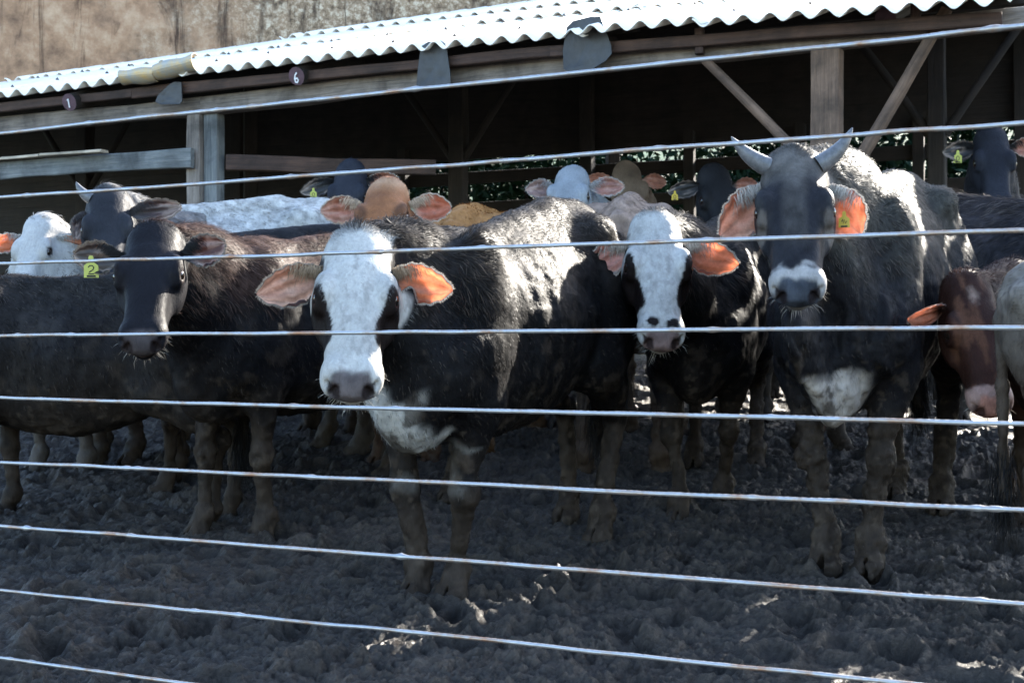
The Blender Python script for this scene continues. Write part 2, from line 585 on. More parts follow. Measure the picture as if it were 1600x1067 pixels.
def head_frame(yaw, pitch, roll=0.0):
    y, p, r = map(math.radians, (yaw, pitch, roll))
    u = np.array([math.sin(y) * math.cos(p), -math.cos(y) * math.cos(p), -math.sin(p)])
    w = np.array([math.sin(y) * math.sin(p), -math.cos(y) * math.sin(p), math.cos(p)])
    v = np.cross(w, u)
    v2 = v * math.cos(r) + w * math.sin(r)
    w2 = w * math.cos(r) - v * math.sin(r)
    return np.stack([u, v2, w2], 1)

def make_ear(root, base, tip, opening, width, coat, inner, hs, notch=None, roll=0.55, thin=0.62, hairy=1.0, seed=0, tuft=None):
    """a cupped leaf-shaped ear: inner and outer skin joined at the rim"""
    base, tip = np.asarray(base, float), np.asarray(tip, float)
    L = np.linalg.norm(tip - base)
    d = (tip - base) / L
    nr = norm(np.asarray(opening, float) - d * (d @ np.asarray(opening, float)))
    sd = np.cross(nr, d)
    if sd[2] < 0: sd = -sd                           # +t side is the upper edge
    ns, nt = 26, 17
    s = np.linspace(0, 1, ns)[:, None]
    t = np.linspace(-1, 1, nt)[None, :]
    wid = width * 0.5 * np.interp(s, [0, .08, .2, .35, .52, .7, .84, .94, 1.0], [.34, .50, .76, .97, 1.0, .84, .58, .32, .04])
    lowf = np.where(t < 0, 1.12, 0.92)
    if notch:
        lowf = lowf * (1 - np.where(t < 0, notch[2] * np.exp(-((s - notch[0]) / notch[1]) ** 2) * np.abs(t), 0))
    rl = np.interp(s, [0, .3, 1], [1.15, roll, roll * 0.45])
    ang = t * rl
    lat = np.sin(ang) / np.maximum(rl, 1e-3) * wid * lowf
    dep = (1 - np.cos(ang)) / np.maximum(rl, 1e-3) * wid * 1.25
    tipcurve = -0.10 * L * (s ** 2)
    jag = 0.003 * np.sin(s * 37 + t * 3 + seed)
    X = base + d * (s * L)[..., None] + sd * (lat + jag * np.abs(t))[..., None] + nr * (dep + tipcurve * 0.5)[..., None]
    fold = 0.006 * np.sin(t * 9) * np.exp(-((s - .45) / .3) ** 2)
    inn = X + nr * (fold + 0.0)[..., None]
    th = 0.008 * np.sqrt(np.clip(1 - t ** 2, 0, 1)) * np.interp(s, [0, .8, 1], [1.6, .7, .1]) + 0.0012
    out = X - nr * th[..., None]
    V = np.concatenate([inn.reshape(-1, 3), out.reshape(-1, 3)])
    i = np.arange((ns) * nt).reshape(ns, nt)
    q = np.stack([i[:-1, :-1], i[1:, :-1], i[1:, 1:], i[:-1, 1:]], -1).reshape(-1, 4)
    o = ns * nt
    ed = list(i[:, 0]) + list(i[-1, 1:]) + list(i[::-1, -1][1:]) + list(i[0, ::-1][1:-1])
    ed = np.array(ed)
    e2 = np.roll(ed, -1)
    rim = np.stack([ed, e2, e2 + o, ed + o], 1)
    tt = np.broadcast_to(t, (ns, nt)).ravel(); ss = np.broadcast_to(s, (ns, nt)).ravel()
    nz = noise3(np.stack([ss * 6, tt * 4, ss * 0 + seed], 1), seed)
    edge = sstep(0.72, 1.0, np.abs(tt)) + sstep(0.9, 1, ss)
    pale = np.clip(inner * 0.5 + np.array([0.30, 0.24, 0.20]), 0, .75)
    ci = inner[None] * (1 + 0.3 * nz[:, None])
    ci = ci + (pale - ci) * np.clip(sstep(0.1, 0.8, nz + (ss - .45)) * 0.6 + edge * 0.5, 0, 1)[:, None]
    bl = sstep(0.30, 0.05, ss)[:, None]
    ci = ci * (1 - bl) + np.minimum(coat, 0.25)[None] * bl
    co = np.repeat(coat[None], ns * nt, 0)
    vein = np.exp(-(noise3(np.stack([ss * 2.2 + .25 * np.abs(tt), tt * 4.5, ss * 0 + seed * 1.7], 1), seed + 2) / .10) ** 2)
    thv = thin * sstep(0.06, 0.55, ss) * (0.75 + 0.25 * np.abs(tt)) * (1 - .45 * vein) * (.85 + .3 * nz)
    ci = ci * (1 - .35 * vein * sstep(.1, .4, ss))[:, None]
    ob = new_mesh("ear", V, [q, q[:, ::-1] + o, rim], M['ear'], root, np.concatenate([ci, co]), extra={"thin": np.concatenate([thv, thv])})
    # rim fringe and the hair that hangs over the opening
    r = np.random.default_rng(seed + 5)
    if hairy > 0:
        g = inn
        tuft = np.clip(coat * .7 + .015, 0, .5) if tuft is None else tuft
        m = int(1100 * hairy)
        a = r.uniform(0.05, 1, m); sg = r.choice([-1, 1], m)
        ii = np.minimum((a * (ns - 1)).astype(int), ns - 2)
        p = g[ii, np.where(sg > 0, nt - 1, 0)] + (g[ii + 1, np.where(sg > 0, nt - 1, 0)] - g[ii, np.where(sg > 0, nt - 1, 0)]) * r.uniform(0, 1, m)[:, None]
        T = sd[None] * sg[:, None] * 0.7 + d[None] * 0.7 + r.normal(size=(m, 3)) * 0.25
        c = np.clip(coat * 0.4 + np.array([0.50, 0.44, 0.38]) * min(1, .12 + 2.2 * thin), 0, .75) * r.uniform(.6, 1.2, m)[:, None]  # fringe colour lightened with translucency, painting in a backlit rim
        hs.put(*blades(p, np.repeat(nr[None], m, 0), T, r.uniform(.005, .013, m), np.full(m, .0006), c, r.uniform(0, .3, m), seed))
        m = int(420 * hairy)
        a = r.beta(1.4, 3.2, m) * 0.62; b = np.clip(r.normal(0.75, 0.25, m), .1, 1)
        ii = np.minimum((a * (ns - 1)).astype(int), ns - 1); jj = ((b + 1) / 2 * (nt - 1)).astype(int)
        p = g[ii, jj] + nr * 0.003 + r.normal(size=(m, 3)) * 0.003
        T = -sd[None] * 0.75 + d[None] * 0.6 + r.normal(size=(m, 3)) * 0.18
        c = np.array(tuft) * r.uniform(.5, 1.5, m)[:, None]
        hs.put(*blades(p, np.repeat(nr[None], m, 0), T, r.uniform(.012, .042, m) * (width / .13), np.full(m, .0009), c, r.uniform(.1, .45, m), seed + 1, 0.3))
    return ob

def make_horn(root, base, d0, d1, L, r0, seed=0):
    n, m = 22, 14
    d0, d1 = norm(d0), norm(d1)
    s = np.linspace(0, 1, n)
    pts = [np.asarray(base, float)]
    for k in range(1, n):
        pts.append(pts[-1] + norm(d0 * (1 - s[k]) + d1 * s[k]) * L / (n - 1))
    pts = np.array(pts)
    tan = norm(np.gradient(pts, axis=0))
    ref = norm(np.cross(tan, np.array([0.2, 0.9, 0.1])))
    bi = np.cross(tan, ref)
    r = r0 * np.clip((1 - s ** 1.5), 0, 1) ** 0.8 + 0.0015
    r = r * (1 + 0.035 * np.sin(s * 60) * (1 - s))
    a = np.linspace(0, 2 * math.pi, m, endpoint=False)
    V = pts[:, None] + r[:, None, None] * (np.cos(a)[None, :, None] * ref[:, None] + np.sin(a)[None, :, None] * bi[:, None])
    i = np.arange(n * m).reshape(n, m)
    q = np.stack([i[:-1], np.roll(i, -1, 1)[:-1], np.roll(i, -1, 1)[1:], i[1:]], -1).reshape(-1, 4)
    return new_mesh("horn", V.reshape(-1, 3), q, M['horn'], root)

def stroke_glyph(kind):
    """polyline strokes in a unit box for the marks written on tags and logs"""
    return {
        '2': [[(.2, .75), (.35, .95), (.65, .95), (.8, .75), (.7, .5), (.35, .28), (.2, .05), (.8, .05)]],
        '6': [[(.7, .95), (.4, .75), (.22, .4), (.3, .1), (.6, .05), (.78, .25), (.65, .45), (.3, .4)]],
        '1': [[(.35, .8), (.55, .95), (.55, .05)]],
        '0': [[(.5, .95), (.22, .7), (.22, .3), (.5, .05), (.78, .3), (.78, .7), (.5, .95)]],
        'bars': [[(.1, .5), (.3, .85), (.4, .2), (.55, .8), (.7, .25), (.9, .6)]],
    }[kind]

def ribbon(strokes, wid):
    V, Q = [], []
    for st in strokes:
        p = np.array(st, float)
        t = norm(np.gradient(p, axis=0)); nrm = np.stack([-t[:, 1], t[:, 0]], 1)
        b = len(V)
        for a, c in zip(p + nrm * wid, p - nrm * wid):
            V += [a, c]
        for k in range(len(p) - 1):
            Q.append((b + 2 * k, b + 2 * k + 1, b + 2 * k + 3, b + 2 * k + 2))
    return np.array(V), np.array(Q)

def make_tag(ear, pos, facing, up, h, mat, glyph):
    f = norm(facing); u = norm(np.asarray(up, float) - f * (f @ np.asarray(up, float))); r = np.cross(u, f)
    out = np.array([(-.5, 0), (.5, 0), (.48, .55), (.22, .68), (.16, .78), (.17, .92), (.09, 1.0), (-.09, 1.0), (-.17, .92), (-.16, .78), (-.22, .68), (-.48, .55)])
    sc = np.array([h * 0.68, h])
    n = len(out)
    w2 = lambda q, z: np.asarray(pos) + np.outer(q[:, 0] * sc[0], r) + np.outer((q[:, 1] - 1) * sc[1], u) + f * z
    V = np.concatenate([w2(out, 0.0022), w2(out, -0.0005), w2(np.array([[0, .4]]), 0.0024), w2(np.array([[0, .4]]), -0.0007)])
    k = np.arange(n); k2 = (k + 1) % n
    tri = np.concatenate([np.stack([k, k2, np.full(n, 2 * n)], 1), np.stack([k2 + n, k + n, np.full(n, 2 * n + 1)], 1)])
    quad = np.stack([k2, k, k + n, k2 + n], 1)
    gv, gq = ribbon(stroke_glyph(glyph), 0.06)
    gv = (gv - .5) * np.array([.62, .42]) + np.array([0, .36])
    V2 = w2(gv, 0.0034)
    bv, bq = ribbon([[(.1, .5), (.9, .5)]], 0.10)
    bv = (bv - .5) * np.array([.75, .45]) + np.array([0, .07])
    V3 = w2(bv, 0.0034)
    V = np.concatenate([V, V2, V3])
    fm = [0] * (len(tri) + len(quad)) + [1] * (len(gq) + len(bq))
    return new_mesh("ear_tag", V, [tri, quad, gq + 2 * n + 2, bq + 2 * n + 2 + len(gv)], [mat, M['ink']], ear, smooth=False, fmat=fm)

NCOW = [0]
def cow(label, front, heading, s, head, coat, hair=12000, vox=0.014, feet=None, hump=0.0, dewlap=0.0, horns=None,
        ears=None, tags=(), hairlen=0.026, back=None, rump=0.0, inner=(0.36, 0.15, 0.10), muzzle=None, hscale=1.0, eyes=True,
        grime=0.5, tailside=0.0, wrinkle=False, ring=None, earcoat=None, dust=None, facehair=0.010, neckmane=0.02, whisk=None, tuft=None, belly=0.0, drop=.07, wid=.88, hw=1.0):
    """front: world x,y of the point between the front feet; head: dict(at, yaw, pitch, roll)"""
    NCOW[0] += 1
    seed = NCOW[0] * 31
    r = np.random.default_rng(seed)
    h = math.radians(heading)
    hv = np.array([math.sin(h), -math.cos(h)])
    cen = np.asarray(front, float) - hv * 0.42 * s
    rz = math.atan2(hv[1], hv[0])
    ca, sa = math.cos(rz), math.sin(rz)
    R2 = np.array([[ca, -sa, 0], [sa, ca, 0], [0, 0, 1]])        # local -> world
    g0 = float(gz(cen[0], cen[1])) - 0.035
    org = np.array([cen[0], cen[1], g0])
    slx = 0.1 * hv[1]
    sly = 0.1 * hv[0]
    def loc(p):                                                 # world -> sheared cow space
        q = (np.asarray(p, float) - org) @ R2
        q = np.array(q, float)
        q[..., 2] -= slx * q[..., 0] + sly * q[..., 1]
        return q
    f = SDF()
    I3 = np.eye(3)
    kn = np.array(BODY) * s
    kn[:, 2] += rump * sstep(0.0, -0.5, kn[:, 0] / s) * 1.0
    kn[:, 1] *= wid
    kn[:, 2] -= drop * s * sstep(-.15, .30, kn[:, 0] / s)
    kn[:, 3] -= belly * np.exp(-((kn[:, 0] / s + 0.05) / .4) ** 2)
    f.loft((0, 0, 0), I3, kn, taper=(0.50, 0.16), ex=2.35, k=0.10)
    S = lambda *v: np.array(v) * s
    if hump:
        f.ell(S(.40, 0, 1.33 - drop), np.array([.20, .09, .085 + hump]) * s, 0.12)
    f.cone(S(.30, 0, 1.325 - drop), S(-.45, 0, 1.325), .045 * s, .04 * s, 0.08)
    for sg in (-1, 1):
        f.ell(S(.40, .160 * sg, .98), S(.14, .09, .30), 0.08)                    # shoulder blade
        f.ell(S(.54, .135 * sg, .82), S(.11, .085, .13), 0.06)                    # point of shoulder
        f.ell(S(-.58, .165 * wid / .88 * sg, 1.255), S(.10, .065, .07), 0.10)                 # hook bone
        f.ell(S(-.92, .10 * sg, 1.19), S(.06, .05, .06), 0.06)
        f.ell(S(-.36, .315 * wid / .88 * sg, 1.14), S(.15, .065, .13), 0.10, None, True)  # hollow of the flank
        f.ell(S(.22, .30 * wid / .88 * sg, .93), S(.05, .05, .26), 0.08, None, True)      # groove behind the shoulder                   # pin bone
        f.ell(S(-.70, .155 * sg, .93), S(.20, .11, .29), 0.08)                  # thigh
    f.ell(S(.57, 0, .69), S(.16, .095, .14), 0.08)                                # brisket
    # legs
    hd_front = [S(.44, .15, -.0), S(.44, -.15, -.0)]
    hd_back = [S(-.78, .165, 0), S(-.78, -.165, 0)]
    fl = [hd_front[0], hd_front[1], hd_back[0], hd_back[1]]
    if feet:
        for i, q in enumerate(feet):
            if q is not None:
                p = loc((q[0], q[1], 0.0)); dlt = np.clip(p[:2] - fl[i][:2], -.26, .26)
                fl[i] = np.array([fl[i][0] + dlt[0], fl[i][1] + dlt[1], 0])
    else:
        for i in range(4):
            fl[i] = fl[i] + np.array([r.uniform(-.1, .1), r.uniform(-.03, .03), 0]) * s
    for i in range(2):
        sg = 1 if i == 0 else -1
        p = fl[i]
        el_ = S(.40, .165 * sg, .70)
        kne = (el_ * .46 + p * .54); kne[2] = .40 * s; kne[0] += .018 * s
        fet = p + S(-.015, 0, .125)
        hof = p + S(.028, 0, .035)
        f.chain([S(.44, .16 * sg, .86), el_], [.105 * s, .085 * s], 0.07, ((0, 1, 0), 0.8))
        f.chain([el_, kne + S(0, 0, .07)], [.082 * s, .046 * s], 0.04)
        f.ell(kne, S(.052, .053, .066), 0.025)
        f.chain([kne, fet + S(0, 0, .03)], [.039 * s, .032 * s], 0.02)
        f.ell(fet, S(.044, .046, .046), 0.02)
        f.chain([fet, hof], [.042 * s, .05 * s], 0.025)
        f.ell(hof - S(-.004, 0, .002), S(.070, .056, .044), 0.015)
        f.ell(hof + S(.05, 0, -.01), S(.06, .008, .06), 0.012, None, True)
    for i in range(2, 4):
        sg = 1 if i == 2 else -1
        p = fl[i]
        sti = S(-.52, .185 * sg, .74)
        hock = p + S(-.07, 0, .49) + (S(-.78, .165 * sg, 0) - p) * np.array([.45, .45, 0])
        fet = p + S(-.02, 0, .135)
        hof = p + S(.03, 0, .035)
        f.chain([S(-.62, .17 * sg, .95), sti], [.14 * s, .10 * s], 0.08, ((0, 1, 0), 0.75))
        f.chain([sti, (sti + hock) / 2 + S(-.03, 0, 0.01), hock], [.11 * s, .070 * s, .040 * s], 0.05)
        f.ell(hock + S(-.014, 0, .01), S(.050, .040, .066), 0.025)
        f.chain([hock, fet + S(0, 0, .02)], [.042 * s, .034 * s], 0.02)
        f.ell(fet, S(.046, .047, .048), 0.02)
        f.chain([fet, hof], [.045 * s, .052 * s], 0.025)
        f.ell(hof, S(.072, .056, .044), 0.015)
        f.ell(hof + S(.05, 0, -.01), S(.06, .008, .06), 0.012, None, True)
    # tail
    tp = [S(-.93, 0, 1.24), S(-.975, tailside * .3, 1.10), S(-.965, tailside * .7, .85), S(-.955, tailside, .60), S(-.95, tailside, .42)]
    f.chain(tp, [.04 * s, .03 * s, .022 * s, .022 * s, .03 * s], 0.03)
    # neck and head
    hs_ = hscale
    Rw = head_frame(head['yaw'], head['pitch'], head.get('roll', 0))
    Rl = R2.T @ Rw
    ho = loc(head['at'])
    H = lambda u, v, w: ho + Rl @ (np.array([u, v, w]) * hs_)
    nk = H(-.01, 0, -.10)
    nb = S(.34, 0, 1.12 - drop * .8)
    mid = (S(.44, 0, 1.12 - drop * .8) + nk) / 2 + np.array([0, 0, .02]) * s
    f.chain([nb, mid, nk], [.215 * s, .155 * s, .10 * hs_], 0.12, (np.cross(norm(nk - nb), [0, 0, 1]), 0.74))
    thr = H(.07, 0, -.16)
    f.chain([S(.54, 0, .84), (S(.56, 0, .88) + thr) / 2, thr], [.16 * s, .11 * s, .065 * hs_], 0.12)
    if dewlap:
        a, b = S(.60, 0, .66), H(.16, 0, -.19)
        ax = np.cross(norm(b - a), [0, 0, 1])
        f.chain([a + S(.04, 0, 0), (a + b) / 2 + S(.17, 0, -.04), b], [.15 * dewlap, .14 * dewlap, .07], 0.04, (S(0, 1, 0) / s, 0.30))
    hk = np.array(HEAD) * hs_
    hk[:, 1] *= hw
    f.loft(ho, Rl, hk, taper=(0.10, 0.48), ex=2.35, k=0.035)
    headfn = f.pr[-1][0]
    hl = lambda u, v, w, ru, rv, rw, k, sub=False, rot=None: f.ell(H(u, v, w), np.array([ru, rv, rw]) * hs_, k, Rl if rot is None else Rl @ rot, sub)
    hl(-.015, 0, -.045, .07, .085, .05, .05)
    hl(-.04, 0, -.022, .032, .034, .026, .03)                            # bony poll
    for sg in (-1, 1):
        hl(.095, .150 * sg, -.030, .060, .030, .045, .05, True)           # hollow of the temple
        hl(.330, .118 * sg, -.075, .075, .026, .040, .05, True)           # hollow of the cheek
        hl(.180, .100 * sg, -.012, .055, .030, .026, .03)                 # brow
        hl(.210, .108 * sg, -.048, .045, .026, .034, .025)                # orbit
        hl(.207, .136 * sg, -.034, .027, .022, .017, .010, True)          # eye opening
        hl(.20, .085 * sg, -.15, .095, .040, .065, .04)                   # cheek
        hl(.475, .050 * sg, -.075, .045, .034, .045, .03)                 # nostril wing
        cr, sr = math.cos(.55 * sg), math.sin(.55 * sg)
        rt = np.array([[1, 0, 0], [0, cr, -sr], [0, sr, cr]])
        hl(.540, .050 * sg, -.080, .046, .015, .026, .008, True, rt)      # nostril
        hl(.522, .072 * sg, -.066, .022, .012, .010, .010, True)
    hl(.50, 0, -.092, .042, .060, .036, .03)                              # nose pad
    hl(.475, 0, -.152, .050, .052, .032, .022)                            # chin
    hl(.535, 0, -.130, .085, .090, .0065, .006, True)                     # mouth slit
    V, Q = f.mesh(vox)
    N = norm(f.grad(V, 0.004))
    # coordinates for patterns
    Hc = ((V - ho) @ Rl) / hs_
    B = V / s
    dhd = headfn(V[:, None, :].astype(np.float32))[:, 0] / hs_
    hm = sstep(.055, .030, dhd) * sstep(-.10, -.06, Hc[:, 0] - np.clip(-Hc[:, 2] - .06, 0, 1) * .55)
    nz = fbm(V * 7, 4, seed)
    nzf = fbm(V * 26, 3, seed + 9)
    C = np.asarray(coat(B, Hc, hm, nz, nzf), float)
    # mud on the legs and belly, as real lumps
    mud = np.clip(sstep(.66 + grime * .2, .22 + grime * .2, B[:, 2] + nz * .16) * (1 - hm), 0, 1)
    C = C * (1 - mud[:, None] * .9) + (MUD * (1 + .45 * nzf[:, None])) * mud[:, None] * .9
    fleck = sstep(.45, .85, fbm(V * 34, 3, seed + 90)) * sstep(.95, .5, B[:, 2]) * (1 - hm) * .8
    C = C * (1 - fleck[:, None]) + np.array([.060, .047, .036]) * fleck[:, None]
    spat = sstep(.42, .62, fbm(V * 11, 4, seed + 95)) * sstep(1.25, .7, B[:, 2]) * (1 - hm) * .75
    C = C * (1 - spat[:, None]) + MUD * (1 + .4 * nzf[:, None]) * spat[:, None]
    # nose leather
    mz = np.asarray(muzzle if muzzle is not None else (0.03, 0.026, 0.026))
    nose = sstep(.485, .505, Hc[:, 0] + nzf * .008) * sstep(-.150, -.135, Hc[:, 2]) * hm * sstep(.078, .064, np.abs(Hc[:, 1]) + (Hc[:, 2] + .09) * .25 + nzf * .006)
    C = C * (1 - nose[:, None]) + (mz[None] * (1 + .45 * np.clip(nzf, -1, 1))[:, None] + np.array([.06, .028, .02])[None] * mz.mean() * 8 * np.clip(sstep(-.12, -.145, Hc[:, 2]) + np.clip(nz, 0, 1) * .35, 0, 1)[:, None]) * nose[:, None]
    if ring is not None:
        rg = .9 * np.clip(sstep(.430, .462, Hc[:, 0] + nzf * .022 - .10 * np.clip(-Hc[:, 2] - .10, 0, 1)) - nose, 0, 1) * hm * (1 - .5 * sstep(.505, .52, Hc[:, 0]))
        C = C * (1 - rg[:, None]) + np.asarray(ring) * (1 + .2 * nzf[:, None]) * rg[:, None]
    pit = np.minimum(np.hypot((Hc[:, 1] - .051) / .018, (Hc[:, 2] + .077) / .022), np.hypot((Hc[:, 1] + .051) / .018, (Hc[:, 2] + .077) / .022))
    inside = sstep(1.30, .95, pit) * (Hc[:, 0] > .47) * hm * 0.85
    lipl = np.exp(-((Hc[:, 2] + .131) / .007) ** 2) * sstep(.44, .47, Hc[:, 0]) * hm * .8
    C = C * (1 - lipl[:, None]) + np.array([.035, .018, .015]) * lipl[:, None]
    C = C * (1 - inside[:, None]) + np.array([.010, .006, .006]) * inside[:, None]
    eyer = np.hypot(Hc[:, 0] - .207, (Hc[:, 2] + .038) * 1.25) / .034
    lid = sstep(1.15, .80, eyer) * (np.abs(Hc[:, 1]) > .085) * hm
    C = C * (1 - lid[:, None]) + np.array([.020, .012, .011]) * lid[:, None]
    ribs = np.sin(B[:, 0] * 62 + B[:, 2] * 9) * sstep(-.30, -.15, B[:, 0]) * sstep(.30, .12, B[:, 0]) * sstep(.62, .78, B[:, 2]) * sstep(1.22, 1.05, B[:, 2])
    crust = np.clip(fbm(V * 40, 3, seed + 70), -.2, 1) * sstep(-.1, .4, fbm(V * 9, 2, seed + 71))
    amp = .003 * nzf + mud * (.004 * nz + .010 * crust + .003 * nzf) + (1 - hm) * (.005 * nz + .0035 * ribs)
    if wrinkle:
        wr = np.sin((B[:, 1]) * 120 + nz * 3) * sstep(.46, .60, B[:, 0]) * sstep(.50, .62, B[:, 2]) * sstep(.98, .85, B[:, 2]) * (1 - hm)
        amp = amp + .006 * wr
    V2 = V + N * (amp * (1 - .8 * hm))[:, None] * s
    Vo = V2.copy()
    unshear = lambda A: np.concatenate([A[:, :2], (A[:, 2] + slx * A[:, 0] + sly * A[:, 1])[:, None]], 1)
    Vo = unshear(V2)
    root = empty("cow", org, rz)
    tag(root, label, "cow", "cattle crowded in the muddy yard")
    new_mesh("body", Vo, Q, M['coat'], root, np.clip(C, 0, 1), extra={"mud": mud})
    U1 = lambda p: unshear(np.asarray(p, float)[None])[0]
    hs = HairSet()
    # ---- coat hair
    if hair:
        fa = V2[Q]
        ar = np.linalg.norm(np.cross(fa[:, 2] - fa[:, 0], fa[:, 3] - fa[:, 1]), axis=1) / 2
        dens = (1 - mud * .75) * (1 + hm * 4.0 * (facehair > 0)) * (0.35 + 0.65 * sstep(.6, 1.0, B[:, 2])) * (1 - nose) ** 2 * (1 - inside) * (1 - lid)
        pr = ar * dens[Q].mean(1)
        fi = r.choice(len(Q), hair, p=pr / pr.sum())
        wt = r.dirichlet((1, 1, 1, 1), hair)
        gi = Q[fi]
        mixv = lambda A: (A[gi] * (wt[..., None] if A.ndim == 2 else wt)).sum(1)
        P, Nn, CC, hmv, Bv, Hv, md = mixv(Vo), norm(mixv(N)), mixv(C), mixv(hm), mixv(B), mixv(Hc), mixv(mud)
        flow = np.stack([np.full(hair, -.75), np.sign(Bv[:, 1]) * .15, -.55 - .8 * sstep(1.3, .8, Bv[:, 2])], 1)
        un, vn = Rl[:, 0], Rl[:, 1]
        ff = np.where(Hv[:, 0:1] > .13, 1.0, -1.0) * un[None] * np.clip(np.abs(Hv[:, 0:1] - .13) * 8, .25, 1) + np.sign(Hv[:, 1:2]) * vn[None] * .55
        T = flow * (1 - hmv[:, None]) + ff * hmv[:, None]
        cl = np.stack([noise3(P * 16 + o, seed + 3) for o in (0, 31.7, 77.1)], 1)
        T = T + (cl * 0.55 + r.normal(size=(hair, 3)) * 0.13) * (1 - .6 * hmv[:, None])
        top = sstep(1.12, 1.32, Bv[:, 2]) * (1 - hmv)
        neck = sstep(.30, .5, Bv[:, 0]) * sstep(.95, 1.1, Bv[:, 2]) * (1 - hmv)
        L = hairlen * (1 + .4 * top) + neckmane * neck
        poll = sstep(.03, -.05, Hv[:, 0]) * hmv
        L = L * (1 - hmv) + (facehair + .018 * poll) * hmv
        L = L * (1 - .65 * hmv * sstep(.34, .46, Hv[:, 0]))
        L = L * (1 - .6 * md) * r.uniform(.6, 1.35, hair) * (1 + .3 * np.clip(cl[:, 0], -1, 1))
        lum = sstep(.08, .3, CC.mean(1))
        col = CC * (r.uniform(.5, 1.35, hair) * (1 - lum) + r.uniform(.45, 1.25, hair) * lum)[:, None]
        glint = (r.random(hair) < .16) * (1 - lum) * (1 - .8 * hmv)
        col = col + glint[:, None] * np.array([.030, .0245, .020]) * r.uniform(.2, 1.5, hair)[:, None]  # scattered paler strands paint glints into the dark hair colour
        dc = np.asarray(dust if dust is not None else (.055, .042, .033))
        tip = col + (dc[None] * (r.uniform(.3, 1.5, hair) * (.12 + (r.random(hair) < .30)))[:, None] * (.10 + .90 * np.maximum(top, neck))[:, None]) * (1 - sstep(.1, .3, CC.mean(1)))[:, None]
        wd = np.where(hmv > .5, .0007, .0014) * r.uniform(.7, 1.3, hair) * (1.0 if hair > 30000 else 1.5)
        lift = np.clip(r.normal(.20, .12, hair) * (1 - .7 * hmv) + .30 * np.clip(cl[:, 1], 0, 1) + .16 * top + .25 * poll, .03, 1.1)
        hs.put(*blades(P, Nn, T, L, wd, col, lift, seed, .15, tip))
        # tail switch
        m = 500
        tb = np.array(tp[-1]); tz = np.array(tp[-2])
        k = r.uniform(0, 1, m)[:, None]
        P = unshear(tz + (tb - tz) * k + r.normal(size=(m, 3)) * .018 * s)
        hs.put(*blades(P, norm(r.normal(size=(m, 3)) * [1, 1, .1]), np.tile([0, 0, -1.0], (m, 1)) + r.normal(size=(m, 3)) * .12, r.uniform(.12, .26, m), np.full(m, .0016), np.tile(BLACK * 1.5 + .006, (m, 1)), r.uniform(0, .2, m), seed))
        if whisk:
            m = whisk[0]
            a = r.uniform(-1, 1, m)
            hp = np.stack([r.uniform(.43, .525, m), a * .075, -.165 + .09 * np.abs(a) ** 3 + r.normal(size=m) * .008], 1)
            P = unshear(ho + (hp * hs_) @ Rl.T)
            D = (np.stack([r.normal(.25, .3, m), a * 1.0, -1.0 + .7 * np.abs(a)], 1)) @ Rl.T
            Nw = norm(np.cross(D, r.normal(size=(m, 3))))
            hs.put(*blades(P, Nw, D, r.uniform(.015, .055, m), np.full(m, .0007), np.tile(np.array(whisk[1]), (m, 1)), r.uniform(0, .2, m), seed + 2, .3))
    # ---- eyes
    if eyes:
        for sg in (-1, 1):
            c = U1(H(.207, .109 * sg, -.040))
            rr_ = .0265 * hs_
            th = np.linspace(0, math.pi, 13); ph = np.linspace(0, 2 * math.pi, 18, endpoint=False)
            V_ = np.array([[math.sin(a) * math.cos(b), math.sin(a) * math.sin(b), math.cos(a)] for a in th for b in ph]) * rr_ + c
            i = np.arange(13 * 18).reshape(13, 18); j = np.roll(i, -1, 1)
            new_mesh("eye", V_, np.stack([i[:-1], i[1:], j[1:], j[:-1]], -1).reshape(-1, 4), M['eye'], root)
    # ---- ears: viewer's left is the cow's right (v negative)
    ecoat = np.asarray(earcoat if earcoat is not None else BLACK * 1.6)
    eobs = []
    for k, (e, sg) in enumerate(zip(ears or (None, None), (-1, 1))):
        if e is None:
            e = dict(d=(-.25, sg * 1.0, -.25), L=.23, w=.125)
        base = U1(H(.06, .112 * sg, -.075))
        if 'tip' in e:
            tip_ = U1(loc(e['tip']))
            if e.get('maxL') and np.linalg.norm(tip_ - base) > e['maxL']:
                tip_ = base + norm(tip_ - base) * e['maxL']
        else:
            tip_ = base + norm(Rl @ np.array(e['d'])) * e['L'] * hs_
        op = e.get('open')
        op = R2.T @ np.asarray(op, float) if op is not None else Rl @ np.array([.5, 0, .75])
        eo = make_ear(root, base, tip_, op, e.get('w', .12) * hs_, np.asarray(e.get('coat', ecoat), float), np.asarray(e.get('inner', inner), float), hs,
                      e.get('notch'), e.get('roll', .55), e.get('thin', .62), (1.0 if hair >= 20000 else .45 if hair else 0), seed + k, tuft)
        eobs.append((eo, base, tip_, op))
    for which, frac, mat, glyph, size in tags:
        eo, base, tip_, op = eobs[which]
        p = base + (tip_ - base) * frac + norm(op) * .012
        make_tag(eo, p, op, (0, 0, 1), size, mat, glyph)
    if horns:
        for sg, hn in zip((-1, 1), horns):
            if hn:
                make_horn(root, U1(H(*hn['b'])), R2.T @ np.array(hn['d0'], float), R2.T @ np.array(hn['d1'], float), hn['L'], hn['r'], seed)
    hs.build("coat_hair", root)
    return root

